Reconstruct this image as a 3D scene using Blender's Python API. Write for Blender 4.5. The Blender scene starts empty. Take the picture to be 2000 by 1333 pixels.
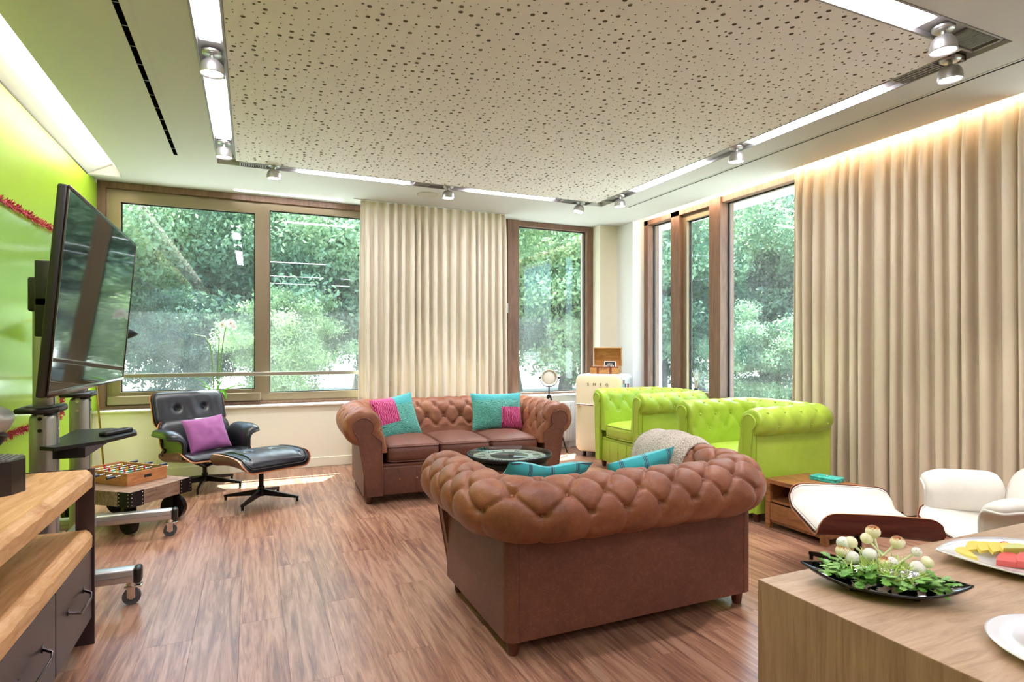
import bpy, bmesh, math, random
import numpy as np
from mathutils import Vector, Matrix, noise
R = math.radians
PI = math.pi
rnd = random.Random(7)
C = bpy.context.scene.collection
SC = bpy.context.scene

# ---------------------------------------------------------------- camera, world, sun, exposure
cam = bpy.data.cameras.new('camera')
cam.sensor_width = 36
cam.lens = 1149 / 2000 * 36
cam.shift_y = 13.5 / 2000
cam.clip_start = 0.02
cam.clip_end = 500
camo = bpy.data.objects.new('camera', cam)
C.objects.link(camo)
camo.location = (0, 0, 1.27)
camo.rotation_euler = (R(90), 0, -math.atan(508 / 1149))
SC.camera = camo

SC.view_settings.view_transform = 'Standard'
SC.view_settings.look = 'None'
SC.view_settings.gamma = 1
SC.view_settings.use_curve_mapping = False
SC.view_settings.exposure = 1.75
SC.cycles.max_bounces = 8
SC.cycles.diffuse_bounces = 4
SC.cycles.glossy_bounces = 4

SUN_DIR = Vector((-0.55 * 0.588, -0.83 * 0.588, -0.809)).normalized()   # the way the light travels
w = bpy.data.worlds.new('World')
SC.world = w
w.use_nodes = True
nt = w.node_tree
bg = nt.nodes['Background']
sky = nt.nodes.new('ShaderNodeTexSky')
sky.sky_type = 'NISHITA'
sky.sun_disc = False
sky.sun_elevation = R(54)
sky.sun_rotation = math.atan2(-SUN_DIR.x, -SUN_DIR.y)
sky.air_density = 1.0
sky.dust_density = 2.5
nt.links.new(sky.outputs[0], bg.inputs[0])
bg.inputs[1].default_value = 0.42

sl = bpy.data.lights.new('sun', 'SUN')
sl.energy = 14
sl.angle = R(0.6)
sl.color = (1.0, 0.95, 0.87)
so = bpy.data.objects.new('sun', sl)
so.rotation_euler = SUN_DIR.to_track_quat('-Z', 'Y').to_euler()
so.location = (8, 14, 14)
C.objects.link(so)

LIT = 13.0       # ceiling light strips
COVE = 13.0      # hidden strips in the coves
SPOTW = 14.0     # each spotlight

# ---------------------------------------------------------------- helpers
def lin(h, g=1.0):
    if isinstance(h, str):
        h = h.lstrip('#')
        c = [int(h[i:i + 2], 16) / 255 for i in (0, 2, 4)]
    else:
        c = list(h)
    return tuple((x / 12.92 if x <= 0.04045 else ((x + 0.055) / 1.055) ** 2.4) * g for x in c) + (1,)

class MB:
    def __init__(s):
        s.v = []; s.f = []; s.m = []; s.s = []
    def add(s, vs, fs, mat=0, smooth=False, T=None):
        o = len(s.v)
        if T is not None:
            vs = [T @ Vector(p) for p in vs]
        s.v.extend([tuple(p) for p in vs])
        s.f.extend([tuple(i + o for i in f) for f in fs])
        s.m.extend([mat] * len(fs) if isinstance(mat, int) else mat)
        s.s.extend([smooth] * len(fs))
        return s
    def box(s, a, b, mat=0, T=None):
        x0, y0, z0 = a; x1, y1, z1 = b
        if x0 > x1: x0, x1 = x1, x0
        if y0 > y1: y0, y1 = y1, y0
        if z0 > z1: z0, z1 = z1, z0
        v = [(x0,y0,z0),(x1,y0,z0),(x1,y1,z0),(x0,y1,z0),(x0,y0,z1),(x1,y0,z1),(x1,y1,z1),(x0,y1,z1)]
        return s.add(v, [(0,3,2,1),(4,5,6,7),(0,1,5,4),(1,2,6,5),(2,3,7,6),(3,0,4,7)], mat, False, T)
    def rbox(s, a, b, r=0.01, seg=2, mat=0, T=None, smooth=True):
        bm = bmesh.new()
        bmesh.ops.create_cube(bm, size=1)
        c = [(a[i] + b[i]) / 2 for i in range(3)]; d = [abs(b[i] - a[i]) for i in range(3)]
        for v in bm.verts:
            v.co = Vector((c[0] + v.co.x * d[0], c[1] + v.co.y * d[1], c[2] + v.co.z * d[2]))
        r = min(r, min(d) * 0.49)
        bmesh.ops.bevel(bm, geom=bm.edges[:], offset=r, segments=seg, affect='EDGES', profile=0.5)
        bm.verts.index_update()
        vs = [v.co.copy() for v in bm.verts]
        big = [(f.calc_area(), [v.index for v in f.verts]) for f in bm.faces]
        bm.free()
        return s.add(vs, [f for _, f in big], mat, smooth and seg > 1, T)
    def cyl(s, p0, p1, r0, r1=None, n=16, mat=0, T=None, cap=True, smooth=True):
        if r1 is None: r1 = r0
        p0 = Vector(p0); p1 = Vector(p1)
        d = (p1 - p0).normalized()
        a = d.orthogonal().normalized(); b = d.cross(a)
        vs = []
        for p, r in ((p0, r0), (p1, r1)):
            for i in range(n):
                t = 2 * PI * i / n
                vs.append(p + (a * math.cos(t) + b * math.sin(t)) * r)
        s.add(vs, [(i, (i + 1) % n, n + (i + 1) % n, n + i) for i in range(n)], mat, smooth, T)
        if cap:
            s.add(vs[:n], [tuple(reversed(range(n)))], mat, False, T)
            s.add(vs[n:], [tuple(range(n))], mat, False, T)
        return s
    def tube(s, pts, r, n=8, mat=0, T=None, closed=False, flat=1.0):
        pts = [Vector(p) for p in pts]
        m = len(pts)
        rr = r if isinstance(r, (list, tuple)) else [r] * m
        vs = []; a = None
        for i, p in enumerate(pts):
            if closed:
                d = pts[(i + 1) % m] - pts[i - 1]
            else:
                d = pts[min(i + 1, m - 1)] - pts[max(i - 1, 0)]
            d.normalize()
            if a is None:
                a = d.orthogonal().normalized()
            else:
                a = (a - d * a.dot(d))
                a = a.normalized() if a.length > 1e-6 else d.orthogonal().normalized()
            b = d.cross(a)
            for j in range(n):
                t = 2 * PI * j / n
                vs.append(p + (a * math.cos(t) + b * math.sin(t) * flat) * rr[i])
        fs = []
        for i in range(m if closed else m - 1):
            k = (i + 1) % m
            for j in range(n):
                fs.append((i * n + j, i * n + (j + 1) % n, k * n + (j + 1) % n, k * n + j))
        s.add(vs, fs, mat, True, T)
        if not closed:
            s.add(vs[:n], [tuple(reversed(range(n)))], mat, False, T)
            s.add(vs[-n:], [tuple(range(n))], mat, False, T)
        return s
    def lathe(s, prof, n=24, mat=0, T=None, smooth=True):
        vs = []
        for r, z in prof:
            for i in range(n):
                t = 2 * PI * i / n
                vs.append((r * math.cos(t), r * math.sin(t), z))
        fs = []
        for k in range(len(prof) - 1):
            for i in range(n):
                j = (i + 1) % n
                fs.append((k * n + i, k * n + j, (k + 1) * n + j, (k + 1) * n + i))
        s.add(vs, fs, mat, smooth, T)
        if prof[0][0] > 1e-5: s.add(vs[:n], [tuple(reversed(range(n)))], mat, False, T)
        if prof[-1][0] > 1e-5: s.add(vs[-n:], [tuple(range(n))], mat, False, T)
        return s
    def prism(s, poly, z0, z1, mat=0, T=None, smooth=False):
        n = len(poly)
        lo = [(x, y, z0) for x, y in poly]; hi = [(x, y, z1) for x, y in poly]
        s.add(lo, [tuple(reversed(range(n)))], mat, False, T)
        s.add(hi, [tuple(range(n))], mat, False, T)
        s.add(lo + hi, [(i, (i + 1) % n, n + (i + 1) % n, n + i) for i in range(n)], mat, smooth, T)
        return s
    def ball(s, c, r, n=12, mat=0, T=None, sc=(1, 1, 1)):
        m = max(4, n // 2)
        vs = [(c[0], c[1], c[2] - r * sc[2])]
        for k in range(1, m):
            ph = -PI / 2 + PI * k / m
            for i in range(n):
                t = 2 * PI * i / n
                vs.append((c[0] + r * sc[0] * math.cos(ph) * math.cos(t), c[1] + r * sc[1] * math.cos(ph) * math.sin(t), c[2] + r * sc[2] * math.sin(ph)))
        vs.append((c[0], c[1], c[2] + r * sc[2]))
        fs = [(0, 1 + (i + 1) % n, 1 + i) for i in range(n)]
        for k in range(m - 2):
            for i in range(n):
                a = 1 + k * n
                fs.append((a + i, a + (i + 1) % n, a + n + (i + 1) % n, a + n + i))
        a = 1 + (m - 2) * n
        fs += [(a + i, a + (i + 1) % n, len(vs) - 1) for i in range(n)]
        return s.add(vs, fs, mat, True, T)
    def grid(s, fn, nu, nv, mat=0, T=None, closeu=False, smooth=True, flip=False):
        vs = [fn(i / nu, j / nv) for i in range(nu + (0 if closeu else 1)) for j in range(nv + 1)]
        fs = []
        m = nv + 1; N = nu + (0 if closeu else 1)
        for i in range(nu):
            k = (i + 1) % N
            for j in range(nv):
                f = (i * m + j, k * m + j, k * m + j + 1, i * m + j + 1)
                fs.append(tuple(reversed(f)) if flip else f)
        return s.add(vs, fs, mat, smooth, T)
    def slab(s, top, bot, nu, nv, T=None, mats=(0, 0, 0), smooth=True):
        """closed solid between two surfaces: mats = top, edge, bottom"""
        s.grid(top, nu, nv, mats[0], T, smooth=smooth)
        s.grid(bot, nu, nv, mats[2], T, smooth=smooth, flip=True)
        ring = [(i / nu, 0) for i in range(nu)] + [(1, j / nv) for j in range(nv)] + [(1 - i / nu, 1) for i in range(nu)] + [(0, 1 - j / nv) for j in range(nv)]
        n = len(ring)
        vs = [top(*p) for p in ring] + [bot(*p) for p in ring]
        s.add(vs, [(i, n + i, n + (i + 1) % n, (i + 1) % n) for i in range(n)], mats[1], smooth, T)
        return s
    def mesh(s, name, mats):
        me = bpy.data.meshes.new(name)
        me.from_pydata(s.v, [], s.f)
        for m in (mats if isinstance(mats, (list, tuple)) else [mats]):
            me.materials.append(m)
        me.polygons.foreach_set('material_index', s.m)
        me.polygons.foreach_set('use_smooth', s.s)
        me.update()
        return me
    def obj(s, name, mats, parent=None, fix=False, **kw):
        me = s.mesh(name, mats)
        if fix:
            bm = bmesh.new(); bm.from_mesh(me)
            bmesh.ops.remove_doubles(bm, verts=bm.verts, dist=1e-5)
            bmesh.ops.recalc_face_normals(bm, faces=bm.faces)
            bm.to_mesh(me); bm.free()
        return link(name, me, parent, **kw)

def link(name, me, parent=None, loc=None, rot=None, label=None, cat=None, group=None, kind=None):
    o = bpy.data.objects.new(name, me)
    C.objects.link(o)
    if parent is not None: o.parent = parent
    if loc is not None: o.location = loc
    if rot is not None: o.rotation_euler = rot if isinstance(rot, (tuple, list)) else (0, 0, rot)
    if label: o['label'] = label
    if cat: o['category'] = cat
    if group: o['group'] = group
    if kind: o['kind'] = kind
    return o

def thing(name, label, cat, loc=(0, 0, 0), rz=0, group=None):
    return link(name, None, None, loc, (0, 0, rz), label, cat, group)

def struct(name):
    return link(name, None, kind='structure')

def copy_tree(o, parent=None):
    c = o.copy(); C.objects.link(c)
    c.parent = parent
    for ch in list(o.children):
        copy_tree(ch, c)
    return c

def Tr(x=0, y=0, z=0, rx=0, ry=0, rz=0):
    return Matrix.Translation((x, y, z)) @ Matrix.Rotation(rz, 4, 'Z') @ Matrix.Rotation(ry, 4, 'Y') @ Matrix.Rotation(rx, 4, 'X')

# ---------------------------------------------------------------- materials
class NT:
    def __init__(s, name):
        s.m = bpy.data.materials.new(name); s.m.use_nodes = True
        s.t = s.m.node_tree; s.p = s.t.nodes['Principled BSDF']; s.o = s.t.nodes['Material Output']
        s._co = None
    def n(s, typ, **kw):
        nd = s.t.nodes.new('ShaderNode' + typ)
        for k, v in kw.items():
            if k[0] == '_': setattr(nd, k[1:], v)
            else:
                key = int(k[1:]) if k[0] == 'i' and k[1:].isdigit() else k.replace('__', ' ')
                sock = nd.inputs[key]
                if hasattr(v, 'is_output'): s.t.links.new(v, sock)
                else: sock.default_value = v
        return nd
    def co(s, kind='Object', rand=False, scale=(1, 1, 1), rot=(0, 0, 0)):
        tc = s.n('TexCoord').outputs[kind]
        if rand:
            oi = s.n('ObjectInfo').outputs['Random']
            mu = s.n('Math', _operation='MULTIPLY', i0=oi, i1=37.0).outputs[0]
            tc = s.n('VectorMath', _operation='ADD', i0=tc, i1=mu).outputs[0]
        return s.n('Mapping', Vector=tc, Scale=scale, Rotation=rot).outputs[0]
    def noise(s, co, scale=5, detail=4, rough=0.5, dist=0.0):
        return s.n('TexNoise', Vector=co, Scale=scale, Detail=detail, Roughness=rough, Distortion=dist).outputs[0]
    def ramp(s, fac, stops, interp='LINEAR'):
        r = s.n('ValToRGB', Fac=fac)
        r.color_ramp.interpolation = interp
        e = r.color_ramp.elements
        while len(e) < len(stops): e.new(0.5)
        for k, (p, c) in enumerate(stops):
            e[k].position = p; e[k].color = c if len(c) == 4 else lin(c)
        return r.outputs[0]
    def mix(s, fac, a, b, mode='MIX'):
        m = s.n('Mix', _data_type='RGBA', _blend_type=mode)
        for sock, v in ((m.inputs[0], fac), (m.inputs[6], a), (m.inputs[7], b)):
            if hasattr(v, 'is_output'): s.t.links.new(v, sock)
            else: sock.default_value = v
        return m.outputs[2]
    def math(s, op, a, b=0.0, c=0.0):
        m = s.n('Math', _operation=op)
        for k, v in enumerate((a, b, c)):
            if hasattr(v, 'is_output'): s.t.links.new(v, m.inputs[k])
            else: m.inputs[k].default_value = v
        return m.outputs[0]
    def set(s, **kw):
        for k, v in kw.items():
            sock = s.p.inputs[k.replace('__', ' ')]
            if hasattr(v, 'is_output'): s.t.links.new(v, sock)
            else: sock.default_value = v
        return s
    def bump(s, h, strength=0.3, dist=0.01):
        b = s.n('Bump', Height=h, Strength=strength, Distance=dist)
        s.t.links.new(b.outputs[0], s.p.inputs['Normal'])
        return s

def plain(name, col, rough=0.5, metal=0.0, var=0.06, bump=0.0, bscale=200, coat=0.0, **kw):
    """solid colour with slight procedural variation"""
    t = NT(name)
    c = lin(col)
    nz = t.noise(t.co(), 6, 3)
    a = tuple(x * (1 - var) for x in c[:3]) + (1,); b = tuple(min(1, x * (1 + var)) for x in c[:3]) + (1,)
    t.set(Base__Color=t.mix(nz, a, b), Roughness=rough, Metallic=metal)
    if coat: t.set(Coat__Weight=coat, Coat__Roughness=0.1)
    if bump: t.bump(t.noise(t.co(), bscale, 3), bump, 0.002)
    for k, v in kw.items(): t.set(**{k: v})
    return t.m

def emit(name, col, strength):
    t = NT(name)
    t.set(Base__Color=lin(col), Emission__Color=lin(col), Emission__Strength=strength)
    return t.m

def wood(name, stops, sc=(12, 1.2, 12), rough=0.45, rand=False, bump=0.15, ringscale=1.6, dist=1.5, rough2=None, tint=0.0, spec=0.5):
    t = NT(name)
    co = t.co('Object', rand, sc)
    n1 = t.noise(co, ringscale, 6, 0.62, dist)
    n2 = t.noise(co, ringscale * 9, 3, 0.6, 0.3)
    f = t.math('ADD', t.math('MULTIPLY', n1, 0.8), t.math('MULTIPLY', n2, 0.2))
    col = t.ramp(f, stops)
    if rand and tint:
        r = t.n('ObjectInfo').outputs['Random']
        hs = t.n('HueSaturation', Color=col, Value=t.math('ADD', 1 - tint, t.math('MULTIPLY', r, 2 * tint)))
        col = hs.outputs[0]
    t.set(Base__Color=col, Roughness=rough, Specular__IOR__Level=spec)
    t.bump(n2, bump, 0.002)
    return t.m

def leather(name, dark, mid, light, rough=0.42, bump=0.25, scale=3.0, cell=130):
    t = NT(name)
    co = t.co()
    n1 = t.noise(co, scale, 6, 0.65, 0.4)
    n2 = t.noise(co, scale * 9, 5, 0.7)
    f = t.math('ADD', t.math('MULTIPLY', n1, 0.65), t.math('MULTIPLY', n2, 0.35))
    colr = t.ramp(f, [(0.3, dark), (0.5, mid), (0.72, light)])
    if 'brown' in name:
        wc = t.n('VectorMath', _operation='ADD', i0=co, i1=t.n('VectorMath', _operation='SCALE', i0=t.n('TexNoise', Vector=co, Scale=14.0, Detail=4.0).outputs[1], Scale=0.16).outputs[0]).outputs[0]
        vein = t.n('TexVoronoi', Vector=wc, Scale=26.0, _feature='DISTANCE_TO_EDGE').outputs[0]
        vm = t.math('MULTIPLY', t.math('LESS_THAN', vein, 0.035), t.math('MULTIPLY', n1, 0.17))
        colr = t.mix(vm, colr, lin('#c08f6c'))
    t.set(Base__Color=colr, Roughness=t.math('ADD', rough - 0.06, t.math('MULTIPLY', n2, 0.14)))
    vo = t.n('TexVoronoi', Vector=co, Scale=cell, _feature='DISTANCE_TO_EDGE').outputs[0]
    h = t.math('ADD', t.math('MULTIPLY', t.math('MINIMUM', vo, 0.25), 1.2), t.math('MULTIPLY', n2, 0.6))
    t.bump(h, bump, 0.003)
    return t.m

def fabric(name, col, rough=0.85, var=0.1, scale=500, bump=0.25, sheen=0.2, trans=0.0):
    t = NT(name)
    c = lin(col)
    n1 = t.noise(t.co(), 4, 3)
    a = tuple(x * (1 - var) for x in c[:3]) + (1,); b = tuple(min(1, x * (1 + var)) for x in c[:3]) + (1,)
    t.set(Base__Color=t.mix(n1, a, b), Roughness=rough, Sheen__Weight=sheen)
    wx = t.n('TexWave', Vector=t.co(), Scale=scale * 0.3, _bands_direction='X').outputs[1]
    wz = t.n('TexWave', Vector=t.co(), Scale=scale * 0.3, _bands_direction='Z').outputs[1]
    t.bump(t.math('ADD', wx, wz), bump, 0.001)
    if trans:
        tr = t.n('BsdfTranslucent', Color=lin(col))
        ms = t.n('MixShader', i0=trans)
        t.t.links.new(t.p.outputs[0], ms.inputs[1]); t.t.links.new(tr.outputs[0], ms.inputs[2])
        t.t.links.new(ms.outputs[0], t.o.inputs[0])
    return t.m

def glass(name, tint='#eef6f8', refl=1.0, haze=0.0):
    t = NT(name)
    t.t.nodes.remove(t.p)
    bf = t.n('NewGeometry').outputs['Backfacing']
    fr = t.n('Fresnel', IOR=t.math('ADD', 1.52, t.math('MULTIPLY', bf, 1 / 1.52 - 1.52))).outputs[0]
    fr = t.math('MINIMUM', t.math('MULTIPLY', fr, refl), 1.0)
    tr = t.n('BsdfTransparent', Color=lin(tint)); gl = t.n('BsdfGlossy', Color=(1, 1, 1, 1), Roughness=0.0)
    ms = t.n('MixShader', i0=fr, i1=tr.outputs[0], i2=gl.outputs[0])
    out = ms.outputs[0]
    if haze:  # painted haze: pale translucent veil mixed into the pane
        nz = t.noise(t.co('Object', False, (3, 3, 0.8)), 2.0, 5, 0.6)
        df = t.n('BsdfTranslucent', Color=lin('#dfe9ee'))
        d = t.math('MULTIPLY', nz, haze)
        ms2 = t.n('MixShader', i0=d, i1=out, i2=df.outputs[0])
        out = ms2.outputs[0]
    t.t.links.new(out, t.o.inputs[0])
    return t.m

white_paint = plain('ceiling_paint', '#c7c5c4', 0.8, var=0.015)
cream_paint = plain('wall_paint_cream', '#ebe4d3', 0.75, var=0.02, bump=0.05)
cool_paint = plain('wall_paint_white', '#e8e8ea', 0.7, var=0.015)
green_paint = plain('green_wall_paint', '#a5ca34', 0.42, var=0.04)
green_gloss = plain('green_glass_board', '#9dc93f', 0.12, var=0.05, coat=0.6)
perf_paint = plain('acoustic_panel_paint', '#dfd9d8', 0.85, var=0.02)
hole_dark = plain('acoustic_fleece', '#8f867d', 0.95)
alu = plain('brushed_aluminium', '#b9b7b3', 0.34, 0.85, var=0.04)
alu_grey = plain('grey_metal_channel', '#8f8b88', 0.5, 0.35)
chrome = plain('chrome', '#d8d8d8', 0.09, 1.0, var=0.01)
black_metal = plain('black_metal', '#1d1a1a', 0.38, 0.5)
black_plastic = plain('black_plastic', '#1b1715', 0.35)
black_gloss = plain('black_gloss', '#08080a', 0.03, 0.0)
rubber = plain('grey_rubber', '#4a4b4e', 0.7)
dark_rubber = plain('dark_gasket', '#23282b', 0.7)
bronze = plain('bronze_anodised_frame', '#94826a', 0.34, 0.45, var=0.05)
brown_frame = wood('brown_window_wood', [(0.3, '#5f4436'), (0.5, '#7b5a48'), (0.75, '#8f6d59')], sc=(14, 14, 1.4), rough=0.42, bump=0.05)
sill_mat = plain('sill_white', '#d9d4cc', 0.35)
steel_dark = plain('dark_raw_steel', '#55484a', 0.36, 0.75, var=0.2, bump=0.04, bscale=30)
brass = plain('brass', '#c9a560', 0.22, 1.0)
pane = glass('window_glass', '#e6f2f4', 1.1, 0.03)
clear = glass('clear_glass', '#f0f8f6', 0.4)
plank_mat = wood('floor_plank_wood', [(0.30, '#5d3d31'), (0.41, '#82594a'), (0.50, '#9c7159'), (0.60, '#b38a72'), (0.72, '#8e766c')], sc=(15, 0.9, 15), rough=0.30, rand=True, bump=0.10, ringscale=1.5, dist=1.6, tint=0.07)
oak = wood('oak_buffet', [(0.3, '#9a7a5e'), (0.5, '#b69676'), (0.7, '#c7a98b')], sc=(3, 20, 20), rough=0.42, bump=0.1)
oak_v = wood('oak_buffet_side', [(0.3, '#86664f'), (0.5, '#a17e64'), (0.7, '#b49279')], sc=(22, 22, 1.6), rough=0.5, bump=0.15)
beam = wood('rough_light_oak', [(0.28, '#b07c4b'), (0.5, '#cf9f6a'), (0.72, '#dfb888')], sc=(14, 1.3, 10), rough=0.5, bump=0.25, dist=2.0)
acacia = wood('side_table_wood', [(0.3, '#5c3620'), (0.5, '#98623a'), (0.7, '#b78150')], sc=(14, 1.6, 14), rough=0.35, bump=0.1)
pallet = wood('weathered_wood', [(0.3, '#5d4436'), (0.5, '#8c6c56'), (0.7, '#a98d77')], sc=(2, 16, 16), rough=0.65, bump=0.3)
rosewood = wood('rosewood_veneer', [(0.3, '#3a1713'), (0.5, '#5d2a21'), (0.7, '#75392c')], sc=(1.5, 1.5, 14), rough=0.3, bump=0.03)
ply_edge = plain('ply_edge', '#c98a5e', 0.4)
brown_leather = leather('brown_leather', '#6a3b26', '#90563a', '#ac7852')
brown_flat = leather('brown_leather_panel', '#553024', '#6b3e30', '#7c4b3b', rough=0.48, bump=0.2, scale=2, cell=170)
green_leather = leather('lime_leather', '#9fbc3a', '#adca45', '#b9d556', rough=0.30, bump=0.06, scale=1.5, cell=200)
black_leather = leather('black_leather', '#15161b', '#1d1f25', '#262931', rough=0.3, bump=0.1, scale=2, cell=220)
white_leather = leather('white_leather', '#cfc9c0', '#d8d3ca', '#dfdbd3', rough=0.38, bump=0.06, scale=2, cell=220)
curtain_mat_lit = fabric('curtain_satin_lit', '#efe4d2', 0.42, 0.05, 800, 0.1, 0.3, 0.16)  # brighter copy: light from the nearby LED put into the cloth colour
curtain_mat_shaded = fabric('curtain_satin_shade', '#dccbb2', 0.45, 0.05, 800, 0.1, 0.3, 0.06)  # same satin with its shade put into the colour
strip_on = emit('light_strip', '#f4f1ff', LIT)
cove_warm = emit('cove_strip_warm', '#ffe2c2', 20)
cove_white = emit('cove_strip_white', '#fff6e6', COVE)
lamp_on = emit('lamp_face', '#faf4ff', 9)

# ================================================================ room shell
XL, YB = -1.36, 6.60
XR = 4.45
ZC = 2.88
YF = -3.4
XW, YW = 4.66, 6.79     # window planes

# --- floor with planks
fl = struct('floor')
sub = MB().box((XL - 0.1, YF, -0.06), (XW + 0.2, YB + 0.2, -0.012)).obj('subfloor', plain('subfloor_screed', '#5a4436', 0.8), fl)
pw, plen = 0.187, 1.32
pm = {}
def plank_mesh(wd, ln):
    key = (round(wd, 3), round(ln, 3))
    if key not in pm:
        b = MB()
        c = 0.0006; x0, x1, y0, y1 = 0.0002, wd - 0.0002, 0.0002, ln - 0.0002
        lo = [(x0, y0, -0.012), (x1, y0, -0.012), (x1, y1, -0.012), (x0, y1, -0.012)]
        md = [(x, y, -c) for x, y, z in lo]
        hi = [(x0 + c, y0 + c, 0), (x1 - c, y0 + c, 0), (x1 - c, y1 - c, 0), (x0 + c, y1 - c, 0)]
        v = lo + md + hi
        f = [(8, 9, 10, 11)] + [(i + o, (i + 1) % 4 + o, (i + 1) % 4 + 4 + o, i + 4 + o) for o in (0, 4) for i in range(4)]
        b.add(v, f)
        pm[key] = b.mesh('plank', plank_mat)
    return pm[key]
x = XL; k = 0; PR = random.Random(3); n_planks = 0
while x < XW + 0.05:
    wd = min(pw, XW + 0.1 - x)
    y = -0.6 - ((k * 0.47) % 1.0) * plen
    while y < YB + 0.05:
        ln = min(plen, YB + 0.05 - y)
        if ln > 0.03:
            link('plank', plank_mesh(wd, ln), fl, (x, y, 0)); n_planks += 1
        y += plen
    x += pw; k += 1
MB().box((XL, YF, -0.012), (XW + 0.1, -2.0, 0.0)).obj('rear_floor_covering', plank_mat, fl)

# --- walls
wl = struct('wall_left')
MB().box((XL - 0.15, YF, 0), (XL, YW + 0.12, 2.85)).box((XL - 0.15, YF, 2.85), (XL - 0.02, YW + 0.12, 3.1)).obj('wall_surface', green_paint, wl)
MB().box((XL - 0.001, YF, 2.838), (XL + 0.004, 6.4, 2.85)).obj('gap_shade_strip', black_plastic, wl)  # black strip paints the shade of a gap along the wall top
gb = MB().box((XL, 1.2, 0.76), (XL + 0.008, 5.53, 2.12)).obj('glass_board', green_gloss, wl)
wb = struct('wall_back')
MB().box((XL, YB, 0), (4.18, YB + 0.3, 0.655)).box((4.18, YB, 0), (XW + 0.25, YW + 0.3, 3.1)).box((XL, YW + 0.0, ZC + 0.0), (4.18, YW + 0.3, 3.1)).obj('wall_surface', cream_paint, wb)
wr = struct('wall_right')
MB().box((XR, 6.25, 0), (XW + 0.25, YB, 3.1)).box((XW, 1.75, 0), (XW + 0.25, 6.25, 0.66)).box((XW, 1.75, 2.9), (XW + 0.25, 6.25, 3.1)).box((4.56, YF, 0), (XW + 0.25, 1.75, 3.1)).obj('wall_surface', cool_paint, wr)
wf = struct('wall_front')
MB().box((XL, YF - 0.15, 0), (XW + 0.25, YF, 3.1)).obj('wall_surface', cream_paint, wf)
for nm, a, b in (('baseboard_back', (XL, YB - 0.012, 0), (XR, YB, 0.10)), ('baseboard_left', (XL, YF, 0), (XL + 0.012, YB - 0.012, 0.10)), ('baseboard_right', (XR - 0.012, 6.25, 0), (XR, YB - 0.012, 0.10))):
    MB().rbox(a, b, 0.004, 1).obj(nm, cream_paint if nm != 'baseboard_left' else green_paint, kind='structure')
# sills
MB().rbox((XL, YB - 0.03, 0.655), (4.18, YW + 0.02, 0.675), 0.004, 2).obj('trim_1', sill_mat, kind='structure')
MB().rbox((XW - 0.06, 1.75, 0.66), (XW + 0.08, 6.25, 0.68), 0.004, 2).obj('trim_2', sill_mat, kind='structure')

# --- ceiling
ce = struct('ceiling')
PX0, PX1, PY0, PY1 = -0.125, 3.50, 1.92, 5.58       # perforated panel
CX0, CX1, CY0, CY1 = -0.275, 3.65, 1.76, 5.73       # outer edge of the light channels
b = MB()
zt = 3.0
# slab pieces round the channel ring
b.box((-1.11, YF, ZC), (CX0, YB - 0.12, zt))
b.box((CX1, YF, ZC), (XR, YB - 0.12, zt))
b.box((CX0, YF, ZC), (CX1, -2.152, zt)).box((CX0, -1.998, ZC), (CX1, -0.552, zt)).box((CX0, -0.398, ZC), (CX1, CY0, zt)).box((CX0, -2.152, ZC), (0.2, -0.398, zt)).box((3.6, -2.152, ZC), (CX1, -0.398, zt)).box((0.2, -2.152, ZC + 0.05), (3.6, -0.398, zt))
b.box((CX0, CY1, ZC), (CX1, YB - 0.12, zt))
b.box((XL, YB - 0.115, ZC + 0.004), (XW, YW + 0.02, zt))
b.box((XL, YF, zt + 0.0), (XW + 0.25, YW + 0.1, zt + 0.1))
b.box((CX0, CY0, ZC + 0.05), (CX1, CY1, zt))
b.obj('ceiling_slab', white_paint, ce)
# sloping reflector of the left cove
MB().add([(XL, YF, 2.852), (-1.11, YF, 2.98), (-1.11, 6.42, 2.98), (XL, 6.42, 2.852), (XL, YF, 2.999), (-1.11, YF, 2.999), (-1.11, 6.42, 2.999), (XL, 6.42, 2.999)],
         [(0, 3, 2, 1), (4, 5, 6, 7), (0, 1, 5, 4), (1, 2, 6, 5), (2, 3, 7, 6), (3, 0, 4, 7)]).box((XL, 6.42, 2.85), (-1.11, YB - 0.115, 2.999)).obj('cove_reflector', white_paint, ce)
MB().box((-1.112, YF + 0.2, 2.90), (-1.125, 6.3, 2.925)).obj('cove_light', cove_white, ce)
MB().box((XR + 0.002, 1.9, 2.93), (XR + 0.012, 6.1, 2.945)).obj('cove_light', cove_warm, ce)
MB().box((-0.16, 6.60, ZC - 0.002), (0.9, 6.645, ZC + 0.003)).obj('bounce_glow_strip', emit('bounce_glow', '#ffffff', 5), ce)  # glow put in for a bright patch of reflected sunlight

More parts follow.
